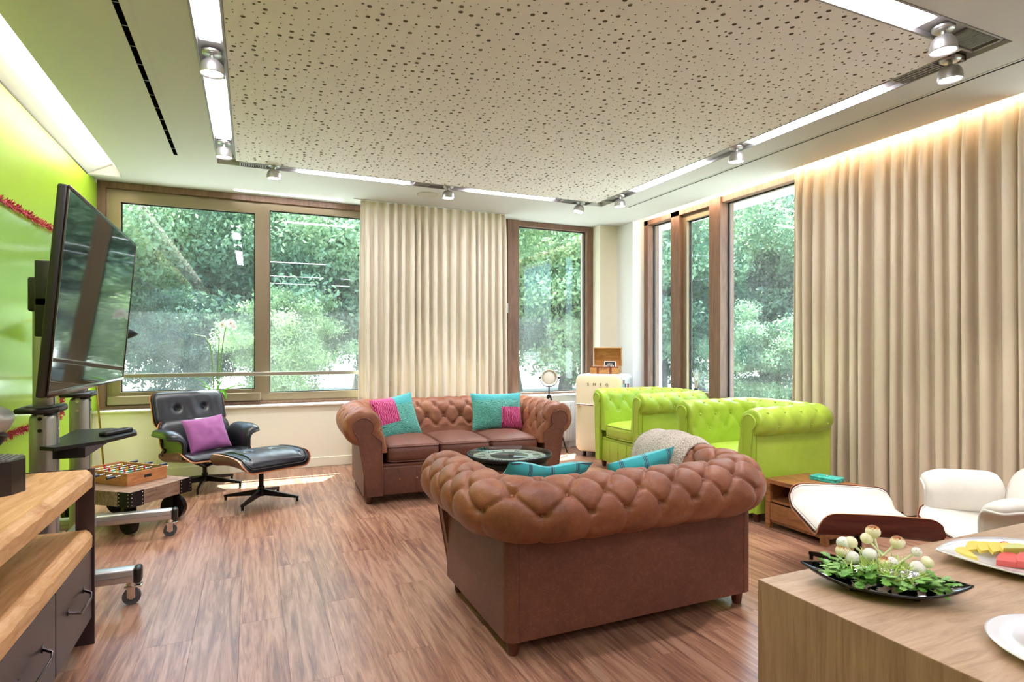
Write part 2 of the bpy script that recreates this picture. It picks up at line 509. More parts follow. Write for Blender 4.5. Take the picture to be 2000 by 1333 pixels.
# perforated acoustic panel: every hole is real, octagonal, recessed
def perforated():
    cs = 0.0555
    nx = int((PX1 - PX0) / cs); ny = int((PY1 - PY0) / cs)
    cx = (PX1 - PX0) / nx; cy = (PY1 - PY0) / ny
    g = np.random.RandomState(5)
    V = []; F = []; Mi = []
    sq = np.array([(1, 0), (1, 1), (0, 1), (-1, 1), (-1, 0), (-1, -1), (0, -1), (1, -1)], float)
    an = np.arange(8) * PI / 4
    oc = np.stack([np.cos(an), np.sin(an)], 1)
    base = 0
    for i in range(nx):
        for j in range(ny):
            q = g.rand()
            r = 0.0122 if q < 0.17 else (0.0075 if q < 0.5 else 0.0040)
            mx = cx / 2 - r - 0.003; my = cy / 2 - r - 0.003
            c0 = np.array([PX0 + (i + .5) * cx, PY0 + (j + .5) * cy])
            cc = c0 + np.array([(g.rand() * 2 - 1) * mx, (g.rand() * 2 - 1) * my])
            o = c0 + sq * np.array([cx / 2, cy / 2]); h = cc + oc * r
            V += [(p[0], p[1], ZC - 0.002) for p in o] + [(p[0], p[1], ZC - 0.002) for p in h] + [(p[0], p[1], ZC + 0.005) for p in h]
            for k in range(8):
                n = (k + 1) % 8
                F.append((base + k, base + 8 + k, base + 8 + n, base + n)); Mi.append(0)
                F.append((base + 8 + k, base + 16 + k, base + 16 + n, base + 8 + n)); Mi.append(1)
            F.append(tuple(base + 16 + k for k in reversed(range(8)))); Mi.append(1)
            base += 24
    me = bpy.data.meshes.new('perforated_panel')
    me.from_pydata(V, [], F)
    me.materials.append(perf_paint); me.materials.append(hole_dark)
    me.polygons.foreach_set('material_index', Mi)
    me.update()
    return me
link('perforated_panel', perforated(), ce)

# light channels: recessed grey metal trays with lit strips, grilles
def channel(a, b, axis, lits, grilles, nm):
    x0, y0 = a; x1, y1 = b
    t = struct(nm)
    m = MB()
    m.box((x0, y0, ZC + 0.02), (x1, y1, ZC + 0.045))
    e = 0.012
    m.box((x0, y0, ZC - 0.004), (x0 + e, y1, ZC + 0.03)).box((x1 - e, y0, ZC - 0.004), (x1, y1, ZC + 0.03))
    m.box((x0, y0, ZC - 0.004), (x1, y0 + e, ZC + 0.03)).box((x0, y1 - e, ZC - 0.004), (x1, y1, ZC + 0.03))
    m.obj('channel_tray', alu_grey, t)
    for l0, l1 in lits:
        if axis == 'y': MB().box((x0 + 0.024, l0, ZC + 0.0), (x1 - 0.024, l1, ZC + 0.018)).obj('light_diffuser', strip_on, t)
        else: MB().box((l0, y0 + 0.024, ZC + 0.0), (l1, y1 - 0.024, ZC + 0.018)).obj('light_diffuser', strip_on, t)
    for l0, l1 in grilles:
        g = MB(); n = max(4, int((l1 - l0) / 0.014))
        for i in range(n):
            p = l0 + (l1 - l0) * (i + 0.25) / n; q = p + (l1 - l0) / n * 0.5
            if axis == 'y': g.box((x0 + 0.02, p, ZC + 0.0), (x1 - 0.02, q, ZC + 0.012))
            else: g.box((p, y0 + 0.02, ZC + 0.0), (q, y1 - 0.02, ZC + 0.012))
        g.obj('grille', alu_grey, t, kind='stuff')
    return t
channel((CX0, 0.9), (PX0 - 0.002, 5.50), 'y', [(1.1, 2.2), (2.4, 3.46), (4.02, 5.045)], [(3.72, 3.92)], 'trim_3')
channel((-0.10, 5.582), (3.45, CY1), 'x', [(0.40, 1.40), (2.03, 2.99)], [(-0.08, 0.12), (1.45, 1.62), (3.1, 3.25)], 'trim_4')
channel((3.502, 1.98), (CX1, 5.50), 'y', [(2.44, 3.47), (4.03, 5.02)], [(2.08, 2.32)], 'trim_5')
channel((-0.10, CY0), (3.58, 1.918), 'x', [(0.3, 1.3), (2.0, 3.05)], [(3.32, 3.54)], 'trim_6')
channel((0.2, -0.55), (3.6, -0.40), 'x', [(0.3, 1.5), (1.9, 3.4)], [], 'trim_10')  # unseen strip added behind the camera to brighten the buffet
channel((0.2, -2.15), (3.6, -2.0), 'x', [(0.3, 1.5), (1.9, 3.4)], [], 'trim_11')  # second added strip, also out of view, for more light up front
# slim air slots
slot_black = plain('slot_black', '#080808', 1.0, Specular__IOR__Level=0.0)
def slot(x0, x1, y0, y1, nm, fw_=0.02):
    t = struct(nm)
    MB().box((x0, y0, ZC - 0.003), (x0 + fw_, y1, ZC + 0.001)).box((x1 - fw_, y0, ZC - 0.003), (x1, y1, ZC + 0.001)).obj('slot_frame', white_paint, t)
    m = MB().box((x0 + fw_, y0, ZC - 0.0012), (x1 - fw_, y1, ZC - 0.0005)); m.obj('slot_dark_sheet', slot_black, t)  # flat matte black sheet paints the dark of the open slot
    m = MB(); y = y0 + 0.1
    while y < y1:
        m.box((x0 + fw_, y, ZC - 0.0025), (x1 - fw_, y + 0.006, ZC)); y += 0.22
    m.obj('slot_bridge', alu_grey, t, kind='stuff')
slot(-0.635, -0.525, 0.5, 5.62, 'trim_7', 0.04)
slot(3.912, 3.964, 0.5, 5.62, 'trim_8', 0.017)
t = thing('ceiling_speaker', 'round flush white loudspeaker in the ceiling above the back curtains', 'speaker', (1.69, 6.0, ZC))
MB().lathe([(0.115, 0.0), (0.115, -0.004), (0.105, -0.008), (0.10, -0.006), (0.0, -0.006)], 36).obj('grille', plain('speaker_grille', '#bdb9b2', 0.8), t)

# ceiling spotlights
def spot_mesh():
    t = thing('spotlight', '', 'spotlight')
    MB().lathe([(0.052, 0.012), (0.052, 0.0), (0.045, -0.006), (0.0, -0.006)], 28).cyl((0, 0, 0), (0, 0, -0.03), 0.012, n=10).obj('mount', alu, t)
    prof = [(0.0, -0.028), (0.02, -0.029), (0.038, -0.036), (0.052, -0.052), (0.060, -0.075), (0.062, -0.105), (0.062, -0.112), (0.057, -0.112), (0.055, -0.10)]
    MB().lathe(prof, 32).obj('lamp_housing', alu, t)
    MB().lathe([(0.055, -0.104), (0.034, -0.078), (0.02, -0.07), (0.0, -0.07)], 28).obj('reflector', lamp_on, t)
    return t
SP = [(-0.2, 3.61, 'left row above the television'), (-0.2, 5.15, 'left row nearest the back window'), (0.18, 5.62, 'back row, beside the leftmost air grille'),
      (1.80, 5.655, 'back row beside the round ceiling speaker'), (3.33, 5.655, 'back row nearest the fridge corner'), (3.575, 5.25, 'right row nearest the fridge corner'),
      (3.575, 3.61, 'right row above the lime armchairs'), (3.575, 2.02, 'right row above the beige curtain, beside the front corner'), (3.20, 1.84, 'front row, largest in view by the perforated panel corner')]
proto = None
for i, (x, y, wh) in enumerate(SP):
    o = spot_mesh() if proto is None else copy_tree(proto)
    if proto is None: proto = o
    o.location = (x, y, ZC)
    o['label'] = 'silver dome ceiling spotlight in the ' + wh
    o['group'] = 'ceiling spotlights'
    tx = -0.35 if x > 3 and y > 5 else 0.0
    if tx: o.rotation_euler = (0, 0.25 if i == 4 else 0.0, 0)
    L = bpy.data.lights.new('spot_lamp', 'SPOT'); L.energy = SPOTW; L.spot_size = R(75); L.spot_blend = 0.6; L.shadow_soft_size = 0.04; L.color = (1, 0.94, 0.88)
    lo = bpy.data.objects.new('spot_lamp', L); C.objects.link(lo); lo.parent = o; lo.location = (0, 0, -0.118)

# ================================================================ windows
def frame_y(m, x0, x1, z0, z1, y0, y1, wl_, wr_, wt, wb_):
    """rectangular frame in a plane of constant y, member widths left right top bottom"""
    m.box((x0, y0, z0), (x0 + wl_, y1, z1)).box((x1 - wr_, y0, z0), (x1, y1, z1))
    m.box((x0 + wl_, y0, z1 - wt), (x1 - wr_, y1, z1)).box((x0 + wl_, y0, z0), (x1 - wr_, y1, z0 + wb_))
    return m
w1 = struct('window_1')
frame_y(MB(), XL, 2.93, 0.675, 2.88, YW - 0.02, YW + 0.12, 0.07, 0.05, 0.06, 0.03).obj('outer_frame', brown_frame, w1)
frame_y(MB(), -1.29, 0.11, 0.705, 2.82, YW + 0.02, YW + 0.1, 0.05, 0.0, 0.04, 0.03).obj('window_frame', bronze, w1)
frame_y(MB(), -1.24, 0.105, 0.735, 2.785, YW - 0.01, YW + 0.07, 0.072, 0.075, 0.09, 0.10).rbox((-1.275, YW - 0.05, 0.718), (0.085, YW - 0.008, 0.80), 0.006, 1).obj('sliding_sash', bronze, w1)
frame_y(MB(), 0.105, 2.88, 0.70, 2.82, YW + 0.01, YW + 0.09, 0.068, 0.09, 0.075, 0.09).box((1.52, YW + 0.01, 0.78), (1.60, YW + 0.09, 2.75)).obj('window_frame', bronze, w1)
def gasket_pane(parent, x0, x1, z0, z1, y):
    frame_y(MB(), x0, x1, z0, z1, y - 0.006, y + 0.012, 0.01, 0.01, 0.01, 0.01).obj('gasket', dark_rubber, parent)
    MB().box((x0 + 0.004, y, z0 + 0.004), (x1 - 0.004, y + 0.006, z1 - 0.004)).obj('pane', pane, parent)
gasket_pane(w1, -1.17, 0.031, 0.834, 2.696, YW + 0.03)
gasket_pane(w1, 0.172, 1.52, 0.79, 2.746, YW + 0.05)
gasket_pane(w1, 1.60, 2.79, 0.79, 2.746, YW + 0.05)
# guard rail across the window
MB().rbox((-1.29, YW - 0.10, 0.978), (2.88, YW - 0.065, 1.018), 0.004, 1).cyl((-1.26, YW - 0.07, 1.0), (-1.26, YW, 1.0), 0.012).cyl((2.8, YW - 0.07, 1.0), (2.8, YW, 1.0), 0.012).obj('guard_rail', plain('rail_metal', '#a9a294', 0.3, 0.7), w1)
w2 = struct('window_2')
m = MB()
m.box((2.93, YW - 0.04, 0.675), (3.08, YW + 0.12, 2.88)).box((4.09, YW - 0.02, 0.675), (4.185, YW + 0.12, 2.88)).box((3.08, YW - 0.02, 2.82), (4.09, YW + 0.12, 2.88)).box((3.08, YW - 0.01, 0.675), (4.09, YW + 0.12, 0.70))
m.obj('outer_frame', brown_frame, w2)
gasket_pane(w2, 3.08, 4.09, 0.70, 2.82, YW + 0.05)
h = MB().rbox((2.895, YW - 0.03, 1.66), (2.925, YW - 0.015, 1.80), 0.005, 2).rbox((2.90, YW - 0.075, 1.70), (2.92, YW - 0.055, 1.83), 0.006, 2).cyl((2.91, YW - 0.02, 1.74), (2.91, YW - 0.07, 1.74), 0.008)
h.obj('handle', alu, w1)

w3 = struct('window_3')
xo = XW - 0.035
m = MB()
m.box((xo, 6.17, 0.68), (XW + 0.14, 6.25, 2.9)).box((xo, 1.75, 2.84), (XW + 0.14, 6.25, 2.9)).box((xo, 1.75, 0.66), (XW + 0.14, 6.25, 0.69))
m.box((xo, 1.75, 0.68), (XW + 0.14, 1.85, 2.9))
m.box((xo, 5.57, 0.68), (XW + 0.14, 5.72, 2.9)).box((xo - 0.02, 4.88, 0.68), (XW + 0.14, 5.05, 2.9)).box((xo, 3.2, 0.68), (XW + 0.14, 3.32, 2.9))
m.obj('outer_frame', brown_frame, w3)
def frame_x(m, y0, y1, z0, z1, x0, x1, wl_, wt):
    m.box((x0, y0, z0), (x1, y0 + wl_, z1)).box((x0, y1 - wl_, z0), (x1, y1, z1)).box((x0, y0 + wl_, z1 - wt), (x1, y1 - wl_, z1)).box((x0, y0 + wl_, z0), (x1, y1 - wl_, z0 + wt))
    return m
frame_x(MB(), 5.05, 5.57, 0.69, 2.84, XW + 0.02, XW + 0.10, 0.07, 0.075).obj('casement', bronze, w3)
def pane_x(y0, y1, z0, z1, x):
    frame_x(MB(), y0, y1, z0, z1, x - 0.006, x + 0.014, 0.014, 0.012).obj('gasket', dark_rubber, w3)
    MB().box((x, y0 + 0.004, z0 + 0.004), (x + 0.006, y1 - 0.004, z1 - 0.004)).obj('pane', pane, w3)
pane_x(5.72, 6.17, 0.69, 2.84, XW + 0.06)
pane_x(5.12, 5.50, 0.765, 2.765, XW + 0.07)
pane_x(3.32, 4.88, 0.69, 2.84, XW + 0.06)
pane_x(1.85, 3.2, 0.69, 2.84, XW + 0.06)

# radiator under the small back window
t = thing('radiator', 'white ribbed panel radiator under the small back window by the fridge', 'radiator', (3.32, YB - 0.03, 0.09))
m = MB().rbox((-0.42, -0.075, 0), (0.42, 0.0, 0.50), 0.006, 2)
m.obj('radiator_body', sill_mat, t)
m = MB()
for i in range(20): m.rbox((-0.40 + i * 0.04, -0.084, 0.03), (-0.385 + i * 0.04, -0.072, 0.47), 0.003, 1)
m.obj('rib', sill_mat, t, kind='stuff')
for x_ in (-0.38, 0.38): MB().box((x_ - 0.02, 0.0, 0.1), (x_ + 0.02, 0.03, 0.4)).obj('bracket', alu_grey, t)
for x_ in (-0.36, 0.36): MB().cyl((x_, -0.04, 0.02), (x_, -0.04, -0.09), 0.012).obj('pipe', sill_mat, t)

# ================================================================ curtains
def curtain(name, label, p0, p1, z0, z1, folds, amp, seed, mat, group=None, flare=0.0, outn=None):
    rr = random.Random(seed)
    p0 = Vector((p0[0], p0[1], 0)); p1 = Vector((p1[0], p1[1], 0))
    d = (p1 - p0); Ln = d.length; d.normalize(); n = Vector((-d.y, d.x, 0))
    if outn is not None and n.dot(Vector(outn)) < 0: n = -n
    # irregular fold boundaries
    ks = [0.0]
    for i in range(folds): ks.append(ks[-1] + rr.uniform(0.6, 1.4))
    ks = [k_ / ks[-1] for k_ in ks]
    am = [rr.uniform(0.55, 1.15) for _ in range(folds + 1)]
    dr = [rr.uniform(-0.018, 0.018) for _ in range(folds + 1)]
    dr[0] = -flare; dr[-1] = flare * 0.6
    per = 20
    def pt(u, v, th):
        # u in 0..1 across, v in 0..1 from the bottom up
        fi = u * folds; i = min(int(fi), folds - 1); fr = fi - i
        base = ks[i] + (ks[i + 1] - ks[i]) * fr
        a = am[i] * (1 - fr) + am[i + 1] * fr
        dd = dr[i] * (1 - fr) + dr[i + 1] * fr
        top = max(0.0, (v - 0.9) / 0.1)
        aa = amp * a * (1.0 - 0.62 * top ** 0.7)
        ph = 2 * PI * fr
        off = aa * math.copysign(abs(math.sin(ph)) ** 0.85, math.sin(ph)) + 0.12 * aa * math.sin(2 * ph + i) * (0.3 + 0.7 * v)
        ov = -0.115 * (ks[i + 1] - ks[i]) * Ln * math.sin(2 * ph) * (1 - 0.8 * top)
        if v > 0.965: off += 0.006 * math.sin(u * folds * 9.0)
        w = noise.noise(Vector((u * 9 + seed, v * 2.5, 0.3))) * 0.022 * (1 - v)
        q = p0 + d * (base * Ln + ov + dd * (1 - v) * 1.2) + n * (off + w + th)
        return Vector((q.x, q.y, z0 + (z1 - z0) * v))
    nu = folds * per; nv = 26
    # offset direction: numeric normal
    m = MB()
    G = [[pt(i / nu, j / nv, 0) for j in range(nv + 1)] for i in range(nu + 1)]
    def nrm(i, j):
        a = G[min(i + 1, nu)][j] - G[max(i - 1, 0)][j]; b_ = G[i][min(j + 1, nv)] - G[i][max(j - 1, 0)]
        return a.cross(b_).normalized()
    top = lambda u, v: G[round(u * nu)][round(v * nv)]
    bot = lambda u, v: G[round(u * nu)][round(v * nv)] - nrm(round(u * nu), round(v * nv)) * 0.0022
    m.slab(top, bot, nu, nv)
    return m.obj(name, mat, label=label, cat='curtain', group=group)
curtain('curtain', 'cream satin curtain beside the wide left back window, behind the leather sofa', (1.08, 6.49), (2.04, 6.49), 0.012, 2.872, 10, 0.05, 11, curtain_mat_lit, 'curtains of the back window', 0.03)
curtain('curtain', 'cream satin curtain beside the small back window with the silver handle', (2.04, 6.50), (2.79, 6.50), 0.012, 2.872, 8, 0.05, 23, curtain_mat_lit, 'curtains of the back window', 0.02)
curtain('curtain', 'beige satin curtain nearest the right window pane, behind the nearer lime armchair', (4.535, 3.87), (4.535, 3.02), 0.012, 2.965, 8, 0.066, 31, curtain_mat_shaded, 'curtains of the right wall', 0.02)
curtain('curtain', 'beige satin curtain in the middle of the right wall between two others', (4.535, 3.02), (4.535, 2.50), 0.012, 2.965, 5, 0.066, 47, curtain_mat_shaded, 'curtains of the right wall', 0.0)
curtain('curtain', 'beige satin curtain at the right end, above the white lounge chair', (4.52, 2.50), (4.52, 2.10), 0.012, 2.965, 4, 0.064, 59, curtain_mat_shaded, 'curtains of the right wall', 0.01)
t = thing('curtain_track', 'white curtain track above the back curtains', 'curtain track', (0, 0, 0))
MB().box((1.0, 6.475, 2.874), (2.85, 6.51, 2.8795)).obj('rail', white_paint, t)

# red tinsel fringe on the glass board
def fringe(name, label, pts):
    m = MB(); rr = random.Random(len(label))
    for (p, q) in zip(pts[:-1], pts[1:]):
        p = Vector(p); q = Vector(q); n = max(2, int((q - p).length / 0.006))
        m.tube([p, (p + q) / 2, q], 0.006, 5)
        for i in range(n):
            c = p.lerp(q, i / n)
            for k in range(3):
                e = c + Vector((rr.uniform(0.004, 0.03), rr.uniform(-0.025, 0.025), rr.uniform(-0.032, 0.03)))
                s_ = Vector((0, rr.uniform(-0.004, 0.004), rr.uniform(0.003, 0.006)))
                m.add([c - s_, c + s_, e + s_ * 0.6, e - s_ * 0.6], [(0, 1, 2, 3)])
    return m.obj(name, [tinsel], label=label, cat='garland', group='red fringe on the green wall')
tt = NT('red_tinsel'); nz = tt.noise(tt.co(), 90, 2)
tt.set(Base__Color=tt.ramp(nz, [(0.35, '#8e1f2b'), (0.55, '#c8424c'), (0.75, '#e79aa0')]), Roughness=0.4); tinsel = tt.m
xf = XL + 0.014
fringe('fringe_garland', 'red fringe garland along the top of the green wall board', [(xf, 1.3, 2.13), (xf, 3.0, 2.135), (xf, 5.5, 2.14)])
fringe('fringe_garland', 'red fringe garland along the bottom of the green wall board', [(xf, 3.08, 0.747), (xf, 5.5, 0.75)])
fringe('fringe_garland', 'short red fringe garland down the far end of the green wall board', [(xf, 5.54, 2.12), (xf, 5.54, 0.76)])

# ================================================================ chesterfields
def u_path(W, D, Rc, n0):
    """outer face path of the U (front left -> back -> front right), returns fn(s)->(x,y,nx,ny), length measured at offset n0"""
    hx, hy = W / 2, D / 2
    L1 = D - Rc; La = PI / 2 * (Rc + n0); L2 = W - 2 * Rc
    tot = 2 * L1 + 2 * La + L2
    def f(s):
        if s <= L1: return (-hx, -hy + s, -1, 0)
        s -= L1
        if s < La:
            a = s / La * PI / 2
            nx, ny = -math.cos(a), math.sin(a)
            return (-hx + Rc + nx * Rc, hy - Rc + ny * Rc, nx, ny)
        s -= La
        if s <= L2: return (-hx + Rc + s, hy, 0, 1)
        s -= L2
        if s < La:
            a = s / La * PI / 2
            nx, ny = math.sin(a), math.cos(a)
            return (hx - Rc + nx * Rc, hy - Rc + ny * Rc, nx, ny)
        s -= La
        return (hx, hy - Rc - s, 1, 0)
    return f, tot

class Chester:
    def __init__(s, name, label, cat, W, D, ztop, r, nc, mroll, mflat, loc, rz, group=None, a=0.086, b=0.100, depth=0.024, rows=8, seats=2, zseat=0.46, wall=0.17,
                 zin=0.42, footm=None, step=0.0125, legh=0.07, crease=0.22, front_rows=True, q0=0.86, zfb=0.0):
        s.t = thing(name, label, cat, loc, rz, group)
        zc = ztop - r
        Rc = wall + 0.045
        path, tot = u_path(W, D, Rc, nc)
        s.path, s.tot, s.r, s.nc, s.zc = path, tot, r, nc, zc
        a0 = -100; a1 = 180
        larc = R(a1 - a0) * r
        lin_ = zc - zin
        LV = larc + lin_
        ni = nc - r          # inner face offset at the circle's inside point
        slope = 0.05
        def sec(v):
            if v < larc:
                th = R(a0) + v / r
                return (nc + r * math.cos(th), zc + r * math.sin(th), math.cos(th), math.sin(th))
            k = (v - larc)
            return (ni - slope * (k / max(lin_, 0.01)), zc - k, -1, 0)
        s.sec, s.LV, s.larc = sec, LV, larc
        nA = max(2, round(tot / (2 * a))); aa = tot / (2 * nA)
        vq0 = q0 * b * 3
        NB = rows
        def h(u, v):
            p = u / aa; q = (v - vq0) / b
            if q < 0:
                hh = abs(math.sin(PI * p / 2)) ** crease
                hh = hh * min(1, 1) ; edge = min(1.0, v / 0.05)
                bt = math.exp(-((min((p / 2) % 1, 1 - (p / 2) % 1) * 2 * aa) ** 2 + (q * b) ** 2) / 0.0005)
                return (hh * 0.8 + 0.2) * depth * edge - bt * depth * 0.5
            if q > NB:
                par = NB % 2
                pp = (p - par) / 2
                hh = abs(math.sin(PI * pp)) ** crease
                fade = max(0.0, 1 - (q - NB) / 2)
                return depth * (0.75 + 0.25 * hh * fade) * 0.8
            S = (p + q) / 2; T_ = (p - q) / 2
            hh = (abs(math.sin(PI * S)) * abs(math.sin(PI * T_))) ** crease
            ds = min(S % 1, 1 - S % 1) ; dt = min(T_ % 1, 1 - T_ % 1)
            gr_ = math.exp(-(min(ds, dt) ** 2) / 0.0022)
            bt = math.exp(-(ds * ds + dt * dt) / 0.022)
            return depth * hh - bt * depth * 0.75 - gr_ * depth * 0.24
        s.h = h
        nu = int(tot / step); nv = int(LV / step)
        def P(u, v, off=0.0, raw=False):
            x, y, nx, ny = path(u)
            n, z, cn, cz = sec(v)
            hh = (0 if raw else h(u, v)) + off
            # flatten towards the ends of the arms
            e = min(u, tot - u)
            if e < 0.03: hh *= 0.6 + 0.4 * e / 0.03
            n += cn * hh; z += cz * hh
            wob = noise.noise(Vector((u * 7, v * 7, W))) * 0.004
            return Vector((x + nx * (n + wob), y + ny * (n + wob), z + wob))
        s.P = P
        m = MB()
        m.grid(lambda i, j: P(i * tot, j * LV), nu, nv)
        # rounded end caps
        for end in (0, 1):
            u = 0.0 if end == 0 else tot
            ring = [P(u, LV * j / 40) for j in range(41)]
            cx = ring[0].x if False else (-W / 2 - nc if end == 0 else W / 2 + nc)
            cen = Vector((cx, -D / 2, zc))
            vs = []
            offs = [(1.0, 0.0), (0.97, 0.012), (0.90, 0.020), (0.6, 0.022), (0.0, 0.018)]
            for k, (sc_, dy) in enumerate(offs):
                for p in ring:
                    if p.z < zc - r * 0.9: c2 = Vector((cx, 0, p.z))
                    else: c2 = cen
                    vs.append(Vector((c2.x + (p.x - c2.x) * sc_, -D / 2 - dy, c2.z + (p.z - c2.z) * sc_)))
            fs = []
            for k in range(len(offs) - 1):
                for j in range(40):
                    f = (k * 41 + j, k * 41 + j + 1, (k + 1) * 41 + j + 1, (k + 1) * 41 + j)
                    fs.append(f if end else tuple(reversed(f)))
            m.add(vs, fs, 0, True)
        m.obj('tufted_back_and_arms', mroll, s.t)
        # buttons
        bm_ = MB().ball((0, 0, 0), 0.0105, 8, sc=(1, 1, 0.6)).mesh('button', mroll)
        cnt = 0
        for j in range(0, NB + 1):
            v = vq0 + j * b
            if v > LV - 0.03: break
            for i in range(0, 2 * nA + 1):
                if (i + j) % 2: continue
                u = i * aa
                if u < 0.03 or u > tot - 0.03: continue
                x, y, nx, ny = path(u); n, z, cn, cz = sec(v)
                hh = h(u, v) + 0.012
                o = link('button', bm_, s.t, (x + nx * (n + cn * hh), y + ny * (n + cn * hh), z + cz * hh))
                o.rotation_euler = Vector((nx * cn, ny * cn, cz)).to_track_quat('Z', 'Y').to_euler()
                cnt += 1
        # frame body : U walls with rounded outer corners, base, rail
        hx, hy = W / 2, D / 2
        rc = 0.045
        ztopw = zc - 0.02
        def corner(cx, cy, a0_, a1_, n=6):
            return [(cx + rc * math.cos(R(a0_ + (a1_ - a0_) * i / n)), cy + rc * math.sin(R(a0_ + (a1_ - a0_) * i / n))) for i in range(n + 1)]
        iw = wall - 0.03
        poly = [(hx - iw, -hy + 0.004), (hx, -hy + 0.004)] + corner(hx - rc, hy - rc, 0, 90) + corner(-hx + rc, hy - rc, 90, 180) + [(-hx, -hy + 0.004), (-hx + iw, -hy + 0.004), (-hx + iw, hy - iw), (hx - iw, hy - iw)]
        m = MB().prism(poly, legh, ztopw, smooth=False)
        m.box((-hx + iw, -hy + 0.05, legh), (hx - iw, hy - iw, zseat - 0.15))
        m.obj('frame', mflat, s.t)
        # seams on the outside
        for sx in (-1, 1):
            MB().tube([(sx * (hx - 0.055), hy + 0.0005, legh + 0.005), (sx * (hx - 0.055), hy + 0.0005, zc - r * 0.8)], 0.0022, 5).obj('seam', mflat, s.t)
        # scroll fronts : keyhole panel with piping
        for sx in (-1, 1):
            cx = sx * (hx + nc)
            rr_ = r * 0.60
            w2 = 0.052 if r > 0.12 else 0.036
            pc = sx * (hx - wall * 0.5 + 0.0)
            pts = []
            # outline in x,z starting bottom inner going up around
            al = math.asin(min(0.95, w2 / rr_))
            x_out = sx * (hx - 0.028); x_in = sx * (hx - wall + 0.03)
            pts.append((x_out, legh + 0.005)); 
            n = 22
            st = math.atan2(-rr_ * 0.80, (x_out - cx)) if False else None
            a_s = -R(58); a_e = R(180 + 38)
            for i in range(n + 1):
                an = a_s + (a_e - a_s) * i / n
                pts.append((cx + sx * rr_ * math.cos(an), zc + rr_ * math.sin(an)))
            pts.append((x_in, zc - rr_ * 1.5)); pts.append((x_in, legh + 0.005))
            m = MB()
            yf = -hy - 0.024
            poly3 = [(p[0], p[1]) for p in pts]
            T = Matrix(((1, 0, 0, 0), (0, 0, 1, 0), (0, 1, 0, 0), (0, 0, 0, 1)))
            # prism extrudes along local z -> world y
            m.prism(poly3 if sx > 0 else list(reversed(poly3)), yf - 0.012, -hy + 0.02, T=T)
            m.tube([(p[0], yf - 0.012, p[1]) for p in pts], 0.0055, 6)
            m.obj('arm_front', mflat, s.t, fix=False)
        # front rail with pleats and small buttons
        m = MB()
        xi = hx - wall + 0.03
        m.rbox((-xi, -hy - 0.006, legh), (xi, -hy + 0.06, zseat - 0.17), 0.012, 2)
        m.rbox((-xi, -hy + 0.002, zseat - 0.175), (xi, -hy + 0.06, zseat - 0.145), 0.01, 2)
        m.obj('front_rail', mflat, s.t)
        if front_rows:
            m = MB(); k = int(2 * xi / 0.14)
            for i in range(1, k):
                x = -xi + 2 * xi * i / k
                m.tube([(x, -hy - 0.007, legh + 0.01), (x, -hy - 0.007, zseat - 0.18)], 0.0028, 5)
                o = link('button', bm_, s.t, (x, -hy - 0.01, (legh + zseat - 0.17) / 2 + 0.01)); o.rotation_euler = (R(90), 0, 0)
            m.obj('pleat_seam', mflat, s.t)
        # seat cushions
        yb_ = hy - wall - 0.06
        cw = 2 * (hx - wall - 0.01) / seats
        for i in range(seats):
            x0 = -cw * seats / 2 + i * cw
            cd = yb_ - (-hy - 0.01)
            cm = seat_cushion(cw - 0.006, cd, 0.145, 0.02, 0.035)
            o = cm.obj('seat_cushion', mflat, s.t)
            o.location = (x0 + cw / 2, (yb_ - hy - 0.01) / 2, zseat - 0.145 / 2)
        fm = footm
        for sx in (-1, 1):
            for sy in (-1, 1):
                f = MB().lathe([(0.020, 0), (0.023, 0.01), (0.030, legh - 0.005), (0.030, legh + 0.01)], 18).obj('foot', fm, s.t)
                f.location = (sx * (hx - 0.05), sy * (hy - 0.055), 0)

def seat_cushion(w_, d_, h_, rad, crown):
    m = MB()
    n = 14
    def P(a, b_, c):      # cube coordinates -1..1
        p = 9
        mx = max(abs(a), abs(b_), abs(c))
        nn = (abs(a) ** p + abs(b_) ** p + abs(c) ** p) ** (1 / p)
        k = mx / nn
        x, y, z = a * k, b_ * k, c * k
        cr = crown * (1 - min(1, abs(x)) ** 3.0) * (1 - min(1, abs(y)) ** 3.0)
        zz = z * h_ / 2 + (cr * (1 if z > 0 else 0.15) * z)
        s_ = 1 + 0.012 * (1 - z * z)
        return Vector((x * w_ / 2 * (s_ if abs(x) > .9 else 1), y * d_ / 2 * s_, zz))
    g = lambda t: -1 + 2 * t
    m.grid(lambda u, v: P(g(u), g(v), 1), n, n)
    m.grid(lambda u, v: P(g(u), g(v), -1), n, n, flip=True)
    for k, sg in ((0, 1), (1, 1)):
        pass
    m.grid(lambda u, v: P(g(u), -1, g(v)), n, 5)
    m.grid(lambda u, v: P(g(u), 1, g(v)), n, 5, flip=True)
    m.grid(lambda u, v: P(-1, g(u), g(v)), n, 5, flip=True)
    m.grid(lambda u, v: P(1, g(u), g(v)), n, 5)
    # piping, top and bottom
    for zz in (0.82, -0.82):
        ring = []
        for i in range(48):
            t_ = i / 48 * 4; e = int(t_); f = -1 + 2 * (t_ - e)
            a, b_ = [(f, -1), (1, f), (-f, 1), (-1, -f)][e]
            q = P(a, b_, zz); ring.append(q * 1.0 + Vector((a * 0.002, b_ * 0.002, 0)))
        m.tube(ring, 0.0055, 6, closed=True)
    return m

